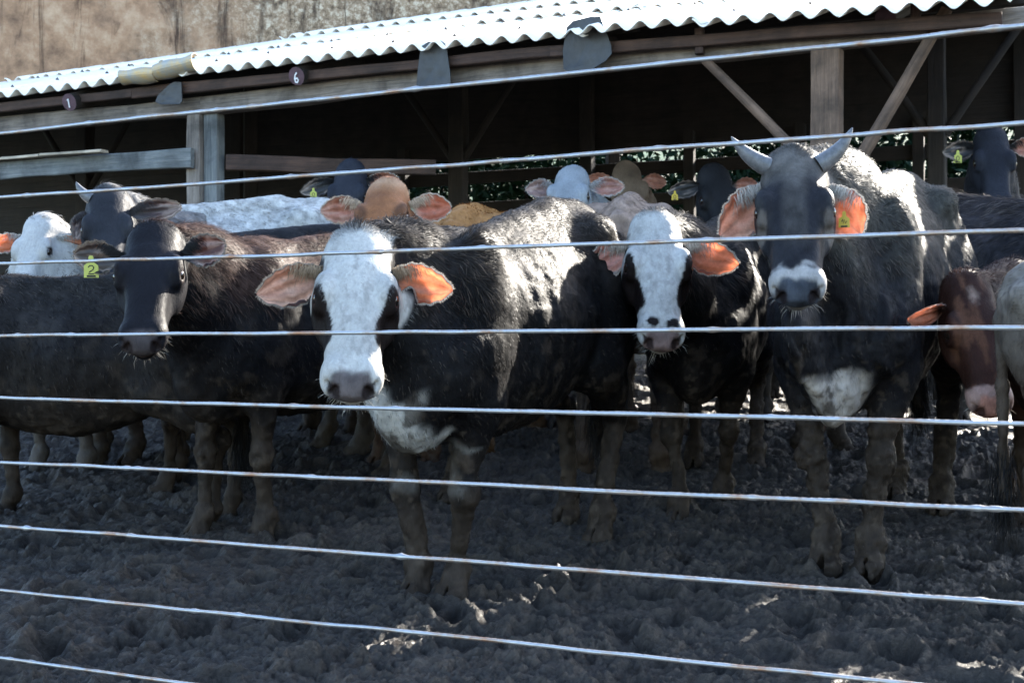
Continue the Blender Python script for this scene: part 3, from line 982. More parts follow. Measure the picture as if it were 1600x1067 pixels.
# ---- coat patterns -------------------------------------------------------------------------
def plain(c, top=None, var=.35, face=None, low=None):
    c = np.asarray(c, float)
    def fn(B, Hc, hm, nz, nzf):
        o = c[None] * (1 + var * nz[:, None])
        if low is not None:
            k = sstep(1.15, .8, B[:, 2] + nz * .1)[:, None] * (1 - hm[:, None])
            o = o * (1 - k) + np.asarray(low)[None] * k
        if top is not None:
            k = sstep(1.02, 1.25, B[:, 2] + nz * .12)[:, None] * (1 - hm[:, None])
            o = o * (1 - k) + np.asarray(top)[None] * (1 + .4 * nzf[:, None]) * k
        if face is not None:
            o = o * (1 - hm[:, None]) + np.asarray(face)[None] * (1 + .25 * nz[:, None]) * hm[:, None]
        return np.clip(o, .004, 1)
    return fn

def paleface(rimlo=.09, patch=((.20, .33), .030), muzzlespots=False, chest=True):
    def fn(B, Hc, hm, nz, nzf):
        n = len(B)
        o = np.tile(BLACK, (n, 1)) * (1 + .4 * nz[:, None])
        k = sstep(1.0, 1.3, B[:, 2] + nz * .1)[:, None]
        o = o * (1 - k) + np.array([.020, .017, .015]) * (1 + .5 * nzf[:, None]) * k
        if chest:   # white brisket and lower neck, ragged edge
            q = np.stack([B[:, 0] * 6, B[:, 1] * 6, B[:, 2] * 6], 1)
            e = fbm(q, 3, 5) * .09
            ch = sstep(.50, .53, B[:, 0] + e) * sstep(.46, .50, B[:, 2] + e * .5) * sstep(.80, .76, B[:, 2] + e) * sstep(-.30, -.27, B[:, 1] + e * .6) * sstep(.15, .11, B[:, 1] + e * .6)
            lg = sstep(.42, .45, B[:, 0] + e) * sstep(.36, .42, B[:, 2]) * sstep(.60, .53, B[:, 2] + e) * sstep(.29, .26, np.abs(B[:, 1]) + e * .4) * .62
            gr = sstep(.60, .50, B[:, 2] + nz * .05)
            wc = WHITE * .82 * (1 - .45 * gr[:, None]) * (1 + .2 * nzf[:, None])
            k = np.clip(ch + lg, 0, 1)[:, None]
            o = o * (1 - k) + wc * k
        # face
        fw = np.tile(WHITE, (n, 1)) * (1 + .10 * nzf[:, None] + .18 * nz[:, None])
        fr = (sstep(.15, .7, fbm(np.stack([Hc[:, 0] * 26, Hc[:, 1] * 60, Hc[:, 2] * 40], 1), 3, 55)) * .45)[:, None]
        fw = fw * (1 - fr) + np.array([.17, .16, .15]) * fr
        e = nzf * .010
        av = np.abs(Hc[:, 1])
        (u0, u1), v0 = patch
        cu = (u0 + u1) / 2; hu = (u1 - u0) / 2 + .03
        ep = sstep(1.06, .94, np.hypot((Hc[:, 0] - cu) / hu, (av - .104 + np.clip(Hc[:, 0] - cu, -.05, .2) * .30) / v0) + e * 7)
        behind = sstep(.02, -.02, Hc[:, 0] + (Hc[:, 2] + .10) * .5 + e) * sstep(-.05, -.08, Hc[:, 2])
        earb = sstep(.104, .114, av + e) * sstep(.12, .09, Hc[:, 0])
        dk = np.clip(ep + behind + earb, 0, 1)
        if muzzlespots:
            sp = sstep(.024, .014, np.hypot((Hc[:, 0] - .468) * 1.3, av - .036 + nz * .012) + e * 1.8) + .25 * sstep(.45, .8, nzf + nz * .5) * sstep(.2, .3, Hc[:, 0])
            dk = np.clip(dk + sp, 0, 1)
        fw = fw * (1 - dk[:, None]) + np.array([.0095, .0065, .0058]) * dk[:, None]
        o = o * (1 - hm[:, None]) + fw * hm[:, None]
        return np.clip(o, .004, 1)
    return fn

def greyface(B, Hc, hm, nz, nzf):
    o = plain((.0095, .0092, .0105), top=(.036, .035, .031))(B, Hc, hm * 0, nz, nzf)
    av = np.abs(Hc[:, 1])
    fc = np.tile([.017, .017, .020], (len(B), 1)) * (1 + .3 * nzf[:, None])
    mid = sstep(.055, .02, av + nzf * .012) * sstep(.40, .30, Hc[:, 0])
    topk = sstep(.16, .04, Hc[:, 0] + nz * .03)
    lite = np.clip(mid * .45 + topk * .9, 0, 1)[:, None]
    fc = fc * (1 - lite) + np.array([.085, .078, .072]) * (1 + .4 * nzf[:, None]) * lite
    ue = sstep(1.1, .6, np.hypot((Hc[:, 0] - .255) / .035, (av - .112) / .022))[:, None] * .6
    fc = fc * (1 - ue) + np.array([.16, .14, .125]) * ue
    chest = sstep(.52, .58, B[:, 0] + nz * .05) * sstep(.72, .66, B[:, 2] + nz * .06) * sstep(.50, .55, B[:, 2]) * sstep(-.05, -.02, B[:, 1] + nz * .03) * sstep(.13, .09, B[:, 1] + nz * .03) * (1 - hm)
    o = o * (1 - chest[:, None]) + np.array([.40, .36, .32]) * chest[:, None]
    return np.clip(o * (1 - hm[:, None]) + fc * hm[:, None], .004, 1)

def redbrown(B, Hc, hm, nz, nzf):
    st = fbm(np.stack([Hc[:, 0] * 9, Hc[:, 1] * 30, Hc[:, 2] * 14], 1), 4, 77)
    o = np.tile([.026, .012, .009], (len(B), 1)) * (1 + .5 * nz[:, None])
    k = (sstep(.0, .7, st) * (.4 + .6 * hm))[:, None]
    o = o * (1 - k) + np.array([.085, .040, .024]) * k
    sp = (sstep(.045, .0, np.hypot(Hc[:, 0] - .05, Hc[:, 1] * 1.6) + nzf * .035 + .02 * np.abs(st)) * hm)[:, None] * .7
    return np.clip(o * (1 - sp) + np.array([.30, .22, .18]) * sp, .004, 1)

def tanface(B, Hc, hm, nz, nzf):
    o = np.tile([.235, .100, .046], (len(B), 1)) * (1 + .22 * nz[:, None] + .12 * nzf[:, None])
    top = (sstep(.07, -.03, Hc[:, 0] + nzf * .02) * hm)[:, None] * .75
    o = o * (1 - top) + np.array([.42, .26, .16]) * top
    eye = (sstep(1.5, .8, np.hypot(Hc[:, 0] - .21, (np.abs(Hc[:, 1]) - .115) * 1.1) / .05) * hm)[:, None] * .7
    o = o * (1 - eye) + np.array([.05, .028, .02]) * eye
    mid = (sstep(.045, .0, np.abs(Hc[:, 1]) + nzf * .01) * sstep(.02, .10, Hc[:, 0]) * hm)[:, None] * .35
    return np.clip(o * (1 - mid) + np.array([.12, .05, .025]) * mid, .004, 1)

OPEN = (0.05, -1.0, -0.25)
def tipd(px, py, d): return W(px, py, d)

# ------------------------------------------------------------------ ground
def make_ground():
    def axis(parts):
        o = []
        for a, b, st in parts:
            o.append(np.arange(a, b, st))
        return np.concatenate(o + [[parts[-1][1]]])
    xs = axis([(-150, -30, 12), (-30, -8, 1.5), (-8, -3.2, .12), (-3.2, 3.0, .010), (3.0, 8, .12), (8, 30, 1.5), (30, 150, 12)])
    ys = axis([(-40, -4, 4), (-4, 2.6, .3), (2.6, 3.6, .05), (3.6, 5.6, .009), (5.6, 7.2, .0125), (7.2, 10, .03), (10, 14, .12), (14, 30, 1.0), (30, 180, 10)])
    X, Y = np.meshgrid(xs, ys, indexing='ij')
    x, y = X.ravel(), Y.ravel()
    z = gz(x, y)
    yc = (x > -9) & (x < 9) & (y > 1) & (y < 16)
    p = np.stack([x[yc], y[yc], np.zeros(yc.sum())], 1)
    def slow(sc, o, sd): return fbm(p * sc + [0, 0, sd], o, sd)
    wx = slow(3.0, 2, 40) * .10
    pw = p + np.stack([wx, slow(3.0, 2, 41) * .10, 0 * wx], 1)
    a = fbm(pw * [2.2, 2.2, 1], 3, 3) * .026
    w2 = np.stack([noise3(p * 9, 61), noise3(p * 9 + 40, 62), 0 * p[:, 0]], 1) * .045
    w3 = np.stack([noise3(p * 28, 63), noise3(p * 28 + 40, 64), 0 * p[:, 0]], 1) * .014
    n1 = fbm((pw + w2) * [6.0, 8, 1], 3, 8)
    b = (np.exp(-np.abs(n1) * 3.0) - .4) * .016
    n2 = fbm((p + w2 + w3) * [13, 18, 1], 3, 18, .6)
    c = (np.minimum(np.abs(n2), .7) - .3) * .028
    w4 = np.stack([noise3(p * 55, 65), noise3(p * 55 + 40, 66), 0 * p[:, 0]], 1) * .008
    n3 = fbm((p + w3 + w4) * [30, 42, 1], 2, 33, .6)
    c = c + (np.exp(-np.abs(n3) * 2.6) - .4) * .020
    n4 = fbm((p + w4) * [52, 60, 1], 1, 43)
    c = c + (np.exp(-np.abs(n4) * 3) - .4) * .010
    d = fbm(p * 60, 2, 28) * .0035
    m = .55 + .45 * np.clip(slow(1.6, 2, 50) + .5, 0, 1)
    dz = a + (b + c) * m + d
    # hoof prints
    r = np.random.default_rng(3)
    px, py = r.uniform(-4, 4, 900), r.uniform(3.4, 9, 900)
    yo = np.argsort(p[:, 1]); ysort = p[yo, 1]
    for u, v in zip(px, py):
        i0, i1 = np.searchsorted(ysort, [v - .16, v + .16])
        ii = yo[i0:i1]
        ii = ii[np.abs(p[ii, 0] - u) < .16]
        an = r.uniform(0, 3.14)
        dx, dy = p[ii, 0] - u, p[ii, 1] - v
        q = np.hypot((dx * math.cos(an) + dy * math.sin(an)) / .075, (dy * math.cos(an) - dx * math.sin(an)) / .055)
        dz[ii] += -.045 * np.exp(-q ** 3) + .018 * np.exp(-((q - 1.4) / .35) ** 2)
    fade = sstep(9, 7, np.abs(p[:, 0])) * sstep(1, 2.4, p[:, 1]) * sstep(16, 12, p[:, 1])
    z[yc] += dz * fade
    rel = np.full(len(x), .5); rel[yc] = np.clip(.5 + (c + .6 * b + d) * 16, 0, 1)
    V = np.stack([x, y, z], 1)
    i = np.arange(len(x)).reshape(X.shape)
    Q = np.stack([i[:-1, :-1], i[1:, :-1], i[1:, 1:], i[:-1, 1:]], -1).reshape(-1, 4)
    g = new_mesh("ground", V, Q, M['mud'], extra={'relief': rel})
    tag(g, kind="structure")
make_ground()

# ------------------------------------------------------------------ timber helpers
def timber(name, p0, p1, w, h, mat, parent=None, up=(0, 0, 1), rough=.006, seed=0, rnd=0.012, taper=1.0, roll=0.0, bow=0.0, nseg=None):
    """rough sawn board; its mesh lies along its own X axis so that the grain follows it"""
    p0, p1 = np.asarray(p0, float), np.asarray(p1, float)
    L = np.linalg.norm(p1 - p0)
    ex = (p1 - p0) / L
    ez = norm(np.asarray(up, float) - ex * (ex @ np.asarray(up, float)))
    ey = np.cross(ez, ex)
    n = nseg or max(4, int(L / .12))
    u = np.linspace(0, L, n)
    rr = min(rnd, w * .3, h * .3)
    prof = []
    for cx, cy, a0 in ((1, 1, 0), (-1, 1, 90), (-1, -1, 180), (1, -1, 270)):
        for a in (10, 45, 80):
            t = math.radians(a0 + a)
            prof.append((cx * (w / 2 - rr) + rr * math.cos(t), cy * (h / 2 - rr) + rr * math.sin(t)))
    prof = np.array(prof); m = len(prof)
    V = np.zeros((n, m, 3))
    V[..., 0] = u[:, None]
    sc = np.linspace(1, taper, n)[:, None]
    V[..., 1] = prof[:, 0] * sc; V[..., 2] = prof[:, 1] * sc
    V = V.reshape(-1, 3)
    q = V * [1.5, 9, 9] + seed * 3.7
    V[:, 1] += rough * fbm(q, 3, seed) ; V[:, 2] += rough * fbm(q + 50, 3, seed + 4) + bow * np.sin(V[:, 0] / L * math.pi)
    i = np.arange(n * m).reshape(n, m); j = np.roll(i, -1, 1)
    Q = np.stack([i[:-1], i[1:], j[1:], j[:-1]], -1).reshape(-1, 4)
    V = np.concatenate([V, [V[:m].mean(0), V[-m:].mean(0)]])
    k = np.arange(m); k2 = (k + 1) % m
    T = np.concatenate([np.stack([np.full(m, n * m), k, k2], 1), np.stack([np.full(m, n * m + 1), i[-1][k2], i[-1][k]], 1)])
    ob = new_mesh(name, V, [Q, T], mat, parent, smooth=False)
    ob.matrix_world = Matrix(((ex[0], ey[0], ez[0], p0[0]), (ex[1], ey[1], ez[1], p0[1]), (ex[2], ey[2], ez[2], p0[2]), (0, 0, 0, 1)))
    if parent:
        ob.matrix_local = parent.matrix_world.inverted() @ ob.matrix_world if False else ob.matrix_world
    return ob

def log(name, p0, p1, r0, r1, mat, parent=None, seed=0, rough=.008, endmat=None):
    p0, p1 = np.asarray(p0, float), np.asarray(p1, float)
    L = np.linalg.norm(p1 - p0); ex = (p1 - p0) / L
    ez = norm(np.array([0, 0, 1.0]) - ex * ex[2]) if abs(ex[2]) < .98 else np.array([0, 1.0, 0])
    ez = norm(ez - ex * (ez @ ex)); ey = np.cross(ez, ex)
    n = max(5, int(L / .10)); m = 16
    u = np.linspace(0, L, n); a = np.linspace(0, 2 * math.pi, m, endpoint=False)
    rr = np.linspace(r0, r1, n)[:, None] * np.ones(m)
    V = np.stack([u[:, None] + 0 * a, rr * np.cos(a), rr * np.sin(a)], -1).reshape(-1, 3)
    nz = fbm(V * [1.2, 8, 8] + seed * 5.1, 3, seed)
    f = 1 + rough * nz / max(r0, r1)
    V[:, 1] *= f; V[:, 2] *= f
    V[:, 2] += .25 * rough * np.sin(V[:, 0] * 2.1 + seed) * 4
    i = np.arange(n * m).reshape(n, m); j = np.roll(i, -1, 1)
    Q = np.stack([i[:-1], i[1:], j[1:], j[:-1]], -1).reshape(-1, 4)
    V = np.concatenate([V, [V[:m].mean(0), V[n * m - m:].mean(0)]])
    k = np.arange(m); k2 = (k + 1) % m
    T = np.concatenate([np.stack([np.full(m, n * m), k, k2], 1), np.stack([np.full(m, n * m + 1), i[-1][k2], i[-1][k]], 1)])
    fm = [0] * len(Q) + [1 if endmat else 0] * len(T)
    ob = new_mesh(name, V, [Q, T], [mat, endmat or mat], parent, smooth=False, fmat=fm)
    ob.matrix_world = Matrix(((ex[0], ey[0], ez[0], p0[0]), (ex[1], ey[1], ez[1], p0[1]), (ex[2], ey[2], ez[2], p0[2]), (0, 0, 0, 1)))
    return ob

# ------------------------------------------------------------------ cattle shed
E0 = np.array([-4.0, 11.1]); EE = np.array([.9175, -.3977]); EB = np.array([.3977, .9175])
PITCH = math.tan(math.radians(17.5))
def SH(s, b, z): 
    q = E0 + EE * s + EB * b
    return np.array([q[0], q[1], z])
def eave_z(s): return 2.90 + .05 * np.sin(np.clip(np.asarray(s) / 7.4, -.2, 1.2) * math.pi)
def roof_z(s, b): return eave_z(s) + PITCH * np.asarray(b)

shed = empty("cattle_shed")
tag(shed, "open-fronted timber cattle shed under a white corrugated roof", "shed")

WAVE = .165
def sheet(s0, s1, b0, b1, lift, seed, tilt=0.0):
    """one corrugated sheet, 7 mm thick, its waves running up the slope"""
    r = np.random.default_rng(seed)
    n = int((s1 - s0) / WAVE * 14)
    s = np.linspace(s0, s1, n); bb = np.linspace(b0, b1, 8)
    S, Bm = np.meshgrid(s, bb, indexing='ij')
    z = roof_z(S, Bm) + 0.027 * np.cos(S / WAVE * 2 * math.pi) + lift * (1 - (Bm - b0) / (b1 - b0)) + tilt * (S - s0)
    top = np.concatenate([(E0[None] + S.reshape(-1, 1) * EE + Bm.reshape(-1, 1) * EB), z.reshape(-1, 1)], 1)
    bot = top - [0, 0, .008]
    i = np.arange(n * 8).reshape(n, 8); o = n * 8
    q = np.stack([i[:-1, :-1], i[1:, :-1], i[1:, 1:], i[:-1, 1:]], -1).reshape(-1, 4)
    ed = np.concatenate([i[:, 0], i[-1, 1:], i[::-1, -1][1:], i[0, ::-1][1:-1]]); e2 = np.roll(ed, -1)
    V = np.concatenate([top, bot])
    return V, [q, q[:, ::-1] + o, np.stack([ed, ed + o, e2 + o, e2], 1)]

def roof():
    rows = [(-0.02, 1.95), (1.80, 3.6), (3.45, 6.9)]
    k = 0
    edges = [-4.58, -3.49, -2.4, -1.31, -.22, .87, 1.96, 3.05, 4.14, 4.82, 5.62, 6.52, 7.42]
    for ri, (b0, b1) in enumerate(rows):
        ee = edges if ri == 0 else [-9.4, -8.0, -6.6, -5.2, -3.8, -2.4, -1.0, .4, 1.8, 3.2, 4.6, 6.0, 7.4, 8.8, 10.2, 11.6]
        if ri == 1: ee = [q for q in ee if q < 7.5]
        for j in range(len(ee) - 1):
            sh = 0
            if ri == 0:
                sh = [0, 0, 0, 0, 0, 0, 0, 0, 0, .05, .02, .0][j]
            V, F = sheet(ee[j], ee[j + 1] + .06, b0 + (-.10 if (ri == 0 and j >= 9) else 0) + .012 * math.sin(j * 5.1), b1, .016 + .004 * (j % 2) + sh * .4 + .011 * ri + (.008 * math.sin(j * 3.7) if (ri == 1 and j > 7) else 0), k)
            k += 1
            new_mesh("roof_sheet", V, F, M['roof'], shed)
roof()
# roof bolts with dark washers and a few broken, lifted lips where sheets overlap
def bolts():
    r = np.random.default_rng(21)
    V, F = [], []
    for b in (.28, 1.15):
        for s in np.arange(-.6, 7.4, WAVE * 3):
            s_ = round(s / WAVE) * WAVE + r.normal() * .004
            c = SH(s_, b + r.normal() * .02, 0); c[2] = roof_z(s_, b) + .030 + .045
            n = len(V)
            for a in range(8):
                V.append(c + .016 * np.array([math.cos(a * .785), math.sin(a * .785), 0]) + [0, 0, -.02])
            V.append(c)
            F += [(n + a, n + (a + 1) % 8, n + 8) for a in range(8)]
    return new_mesh("roof_bolts", np.array(V), np.array(F), M['bolt'], shed)
tag(bolts(), kind="stuff")

# purlin under the sheet edge, the plate beam on the posts
for a, b in ((-2.4, 1.2), (1.2, 4.6), (4.6, 7.42)):
    timber("purlin", SH(a, .10, eave_z(a) - .075), SH(b, .10, eave_z(b) - .075), .05, .075, M['brown'], shed, seed=int(a * 3) + 9)
bz = lambda s: 2.705 + .018 * s
for a, b in ((-2.4, 1.75), (1.75, 6.38), (6.38, 11.0)):
    timber("beam", SH(a, .24, bz(a)), SH(b, .24, bz(b)), .11, .125, M['beam'], shed, seed=int(a) + 20, rough=.009, bow=.012)
# pole rafters with painted butts
for k, s in enumerate((-1.4, .66, 2.69, 4.72, 6.75)):
    a = SH(s, .02 if k < 3 else .16, 0); a[2] = bz(s) + .115 + PITCH * (-.1)
    b = SH(s + .05, 5.1, 0); b[2] = a[2] + PITCH * 5.0 - .02
    lg = log("rafter", a, b, .066, .055, M['dark'], shed, seed=k, endmat=M['logend'])
    if k in (1, 2):
        gv, gq = ribbon(stroke_glyph('1' if k == 1 else '6'), .075)
        g = (gv - .5) * (.05, .075)
        ex = norm(b - a); ez = norm(np.array([0, 0, 1]) - ex * ex[2]); ey = np.cross(ez, ex)
        # facing the yard the reading direction runs along the eave
        V = a + np.outer(g[:, 0], -ey) + np.outer(g[:, 1], ez) - ex * .012
        V0 = np.concatenate([V, V + ex * .006]); n_ = len(V)
        mk = new_mesh("painted_mark", V0, [gq, gq[:, ::-1] + n_], M['chalk'], lg, smooth=False)
        mk.matrix_parent_inverse = lg.matrix_world.inverted()
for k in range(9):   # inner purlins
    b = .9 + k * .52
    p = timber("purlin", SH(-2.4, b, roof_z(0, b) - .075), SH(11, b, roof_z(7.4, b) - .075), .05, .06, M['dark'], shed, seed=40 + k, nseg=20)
# posts: front row and inner row
def post(s, b, w, h, mat, seed, ztop):
    q = SH(s, b, 0); g = float(gz(q[0], q[1])) - .2
    return timber("post", (q[0], q[1], g), (q[0], q[1], ztop), w, h, mat, shed, up=(EB[0], EB[1], 0), seed=seed, rough=.008)
post(1.69, .24, .115, .13, M['beam'], 3, bz(1.7) - .065)
post(1.81, .27, .115, .10, M['blue'], 4, bz(1.8) - .065)
post(6.38, .24, .185, .16, M['post'], 5, bz(6.4) - .065)
post(11.0, .24, .185, .16, M['beam'], 6, bz(11) - .065)
post(-2.3, .24, .16, .16, M['beam'], 7, bz(-2.3) - .065)
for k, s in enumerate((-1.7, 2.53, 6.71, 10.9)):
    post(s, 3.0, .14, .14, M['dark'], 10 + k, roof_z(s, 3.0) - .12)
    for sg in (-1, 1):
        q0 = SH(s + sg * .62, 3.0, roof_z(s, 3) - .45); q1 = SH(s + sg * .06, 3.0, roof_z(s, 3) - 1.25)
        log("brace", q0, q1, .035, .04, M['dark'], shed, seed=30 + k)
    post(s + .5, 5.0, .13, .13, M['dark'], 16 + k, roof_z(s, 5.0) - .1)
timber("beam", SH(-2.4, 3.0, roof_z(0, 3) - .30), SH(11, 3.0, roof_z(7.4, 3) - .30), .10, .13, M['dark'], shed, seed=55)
# the V of pole braces on the right-hand post
log("brace", SH(5.60, .20, bz(5.6) - .05), SH(6.30, .20, bz(6.3) - .78), .030, .036, M['post'], shed, seed=2)
log("brace", SH(7.10, .20, bz(7.0) + .10), SH(6.46, .20, bz(6.4) - .95), .036, .042, M['post'], shed, seed=3)
timber("cleat", SH(5.60, .13, bz(5.6) + .13), SH(5.60, .13, bz(5.6) - .03), .055, .07, M['brown'], shed, up=(EB[0], EB[1], 0), seed=61)
timber("cleat", SH(6.93, .13, bz(6.9) + .13), SH(6.93, .13, bz(6.9) - .02), .055, .07, M['brown'], shed, up=(EB[0], EB[1], 0), seed=62)
# side rails left and right of the left-hand post
timber("rail", SH(-2.3, .06, 2.33), SH(1.72, .12, 2.335), .05, .14, M['blue'], shed, seed=70, rough=.013)
timber("rail", SH(1.90, .30, 2.31), SH(3.3, 1.0, 2.28), .05, .12, M['brown'], shed, seed=71, rough=.010)
# rear wall boards and rail fence that closes the back of the shed
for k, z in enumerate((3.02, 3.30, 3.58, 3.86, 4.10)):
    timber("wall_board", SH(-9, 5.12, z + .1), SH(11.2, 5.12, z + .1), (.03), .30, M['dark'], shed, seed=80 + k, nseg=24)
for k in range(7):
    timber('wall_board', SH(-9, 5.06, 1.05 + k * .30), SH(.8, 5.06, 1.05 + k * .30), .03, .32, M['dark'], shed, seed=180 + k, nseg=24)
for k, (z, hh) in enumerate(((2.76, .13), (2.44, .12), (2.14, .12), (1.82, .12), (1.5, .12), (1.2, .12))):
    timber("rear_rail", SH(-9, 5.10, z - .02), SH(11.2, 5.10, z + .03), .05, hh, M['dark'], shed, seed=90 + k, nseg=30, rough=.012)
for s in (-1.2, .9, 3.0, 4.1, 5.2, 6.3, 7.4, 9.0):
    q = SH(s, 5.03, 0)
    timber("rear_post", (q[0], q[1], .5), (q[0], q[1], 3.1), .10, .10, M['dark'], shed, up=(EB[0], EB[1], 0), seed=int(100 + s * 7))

def solid_panel(name, poly, origin, ex, ey, ez, th, mat, parent=None, bend=0.0, smooth=False, n_in=10):
    """a flat outline of real thickness, meshed as rings so it can sag; ex right, ey up, ez outward"""
    poly = np.array(poly, float)
    c = poly.mean(0)
    rings = np.linspace(0.12, 1, n_in)
    P2 = np.concatenate([c + (poly - c) * r for r in rings])
    m = len(poly)
    bz_ = bend * (P2[:, 0] - c[0]) ** 2
    w = fbm(np.c_[P2 * 9, P2[:, 0] * 0], 3, m) * .006
    f = lambda z: origin + np.outer(P2[:, 0], ex) + np.outer(P2[:, 1], ey) + np.outer(bz_ + w + z, ez)
    V = np.concatenate([f(th / 2), f(-th / 2)])
    i = np.arange(n_in * m).reshape(n_in, m); j = np.roll(i, -1, 1); o = n_in * m
    q = np.stack([i[:-1], j[:-1], j[1:], i[1:]], -1).reshape(-1, 4)[:, ::-1]
    capf = [list(i[0])]
    V = np.concatenate([V, f(th / 2)[:m].mean(0)[None], f(-th / 2)[:m].mean(0)[None]])
    k = np.arange(m); k2 = (k + 1) % m
    T = np.concatenate([np.stack([k, k2, np.full(m, 2 * o)], 1), np.stack([k2 + o, k + o, np.full(m, 2 * o + 1)], 1)])
    rim = np.stack([i[-1][k], i[-1][k] + o, i[-1][k2] + o, i[-1][k2]], 1)
    return new_mesh(name, V, [q[:, ::-1], q + o, rim, T], mat, parent, smooth=smooth)

EX3 = np.array([EE[0], EE[1], 0]); EZ3 = np.array([-EB[0], -EB[1], 0.0]); UP3 = np.array([0, 0, 1.0])
# rubber flaps hung from the eave
fl1 = [(-.10, .20), (-.05, .23), (.05, .23), (.09, .20), (.125, .0), (.13, -.07), (.10, -.085), (0, -.075), (-.12, -.085), (-.13, -.06), (-.12, .05)]
fl2 = [(-.13, .18), (-.09, .22), (.02, .24), (.10, .23), (.18, .03), (.185, -.02), (.14, -.06), (.02, -.11), (-.11, -.12), (-.15, -.09), (-.155, .03)]
fl3 = [(-.03, .11), (.02, .13), (.09, .12), (.095, -.02), (.07, -.04), (-.10, -.03), (-.14, -.01), (-.12, .04)]
for poly, s, dz in ((fl1, 3.77, 0.0), (fl2, 4.87, .03), (fl3, 1.60, .03)):
    ob = solid_panel("rubber_flap", poly, SH(s, .045, bz(s) + dz), EX3, UP3, EZ3, .008, M['rubber'], None, 1.2)
    tag(ob, {3.77: "trapezoid black rubber flap hung midway along the beam", 4.87: "widest black rubber flap with slanted right edge under the eave", 1.60: "small black rubber cap over the top of the left-hand post"}[s], "flap", "rubber flaps along the eave")
# bent tin scraps on the edge of the roof above the left-hand post
def tin_scrap(s0, s1, r, z, tl, lab, seed):
    n, m = 12, 14
    s = np.linspace(s0, s1, n)
    a = np.linspace(math.radians(60), math.radians(285), m)
    V = []
    for th in (0, .004):
        for q in s:
            for t in a:
                k = (q - s0) / (s1 - s0)
                rr = (r + .006 * math.sin(q * 23 + seed)) - th
                p = SH(q, -.035 - rr * math.cos(t - math.pi / 2) * .3 + .02, 0)
                V.append(p + EZ3 * (-math.cos(t) * rr) * 1.0 + UP3 * (math.sin(t) * rr + z + tl * k))
    V = np.array(V); i = np.arange(n * m).reshape(n, m); o = n * m
    q = np.stack([i[:-1, :-1], i[1:, :-1], i[1:, 1:], i[:-1, 1:]], -1).reshape(-1, 4)
    ed = np.concatenate([i[:, 0], i[-1, 1:], i[::-1, -1][1:], i[0, ::-1][1:-1]]); e2 = np.roll(ed, -1)
    ob = new_mesh("tin_scrap", V, [q, q[:, ::-1] + o, np.stack([ed, ed + o, e2 + o, e2], 1)], M['tin'], None, smooth=False)
    tag(ob, lab, "metal scrap", "bent tin scraps on the roof edge")
tin_scrap(1.19, 1.50, .055, eave_z(1.3) + .02, .0, "blue-grey bent tin scrap clipped on the roof edge, left of the yellowish one", 1)
tin_scrap(1.50, 1.86, .060, eave_z(1.3) + .035, .045, "rust-yellow rolled tin scrap clipped on the roof edge above the left post", 2)
# loose sun-bleached boards lying on the left rail
bd = timber("loose_board", SH(.40, .03, 2.418), SH(1.0, .02, 2.415), .09, .022, M['pale'], None, seed=201)
tag(bd, "short sun-bleached board lying on top of the left rail", "board", "loose boards on the rail")
bd = timber("loose_board", SH(-1.6, .045, 2.412), SH(.38, .03, 2.414), .075, .02, M['pale'], None, seed=202, rough=.01)
tag(bd, "long splintered pale board lying on the left rail running out of frame", "board", "loose boards on the rail")

# stained concrete slab that rises behind the roof
def concrete():
    root = empty("concrete_wall")
    tag(root, "old stained brown concrete wall with dark drips and lichen above the roof", "wall")
    a = SH(-3.3, 3.17 - 3.3 * .82, 0)[:2]; b = SH(3.3, 3.17 + 3.3 * .82, 0)[:2]
    L = np.linalg.norm(b - a); ex = np.array([*((b - a) / L), 0.0]); ey = np.array([-ex[1], ex[0], 0.0])
    nx, nzn = 90, 30
    u = np.linspace(0, L, nx)
    zb = np.array([roof_z(s, 3.17 + s * .82) for s in np.linspace(-3.3, 3.3, nx)]) + .045 + .012 * noise3(np.c_[u * 7, u * 0, u * 0], 5)
    t = np.linspace(0, 1, nzn)
    Z = zb[:, None] + (zb.max() + 1.5 - zb[:, None]) * t[None]
    Z[:, 0] -= .10
    X = u[:, None] + 0 * Z
    P = np.stack([X.ravel(), 0 * X.ravel(), Z.ravel()], 1)
    P[:, 1] = fbm(P * 3.5, 5, 9) * .012
    V = np.concatenate([P, P + [0, .28, 0]])
    i = np.arange(nx * nzn).reshape(nx, nzn); o = nx * nzn
    q = np.stack([i[:-1, :-1], i[1:, :-1], i[1:, 1:], i[:-1, 1:]], -1).reshape(-1, 4)
    ed = np.concatenate([i[:, 0], i[-1, 1:], i[::-1, -1][1:], i[0, ::-1][1:-1]]); e2 = np.roll(ed, -1)
    ob = new_mesh("slab", V, [q, q[:, ::-1] + o, np.stack([ed, ed + o, e2 + o, e2], 1)], M['concrete'], root, smooth=False)
    ob.matrix_world = Matrix(((ex[0], ey[0], 0, a[0]), (ex[1], ey[1], 0, a[1]), (0, 0, 1, 0), (0, 0, 0, 1)))
    for k, f in enumerate((.05, .52, .97)):
        p = a + (b - a) * f + ey[:2] * .14
        timber("column", (p[0], p[1], .3), (p[0], p[1], np.interp(f * L, u, zb) - .06), .13, .13, M['dark'], root, up=(ey[0], ey[1], 0), seed=300 + k)
concrete()

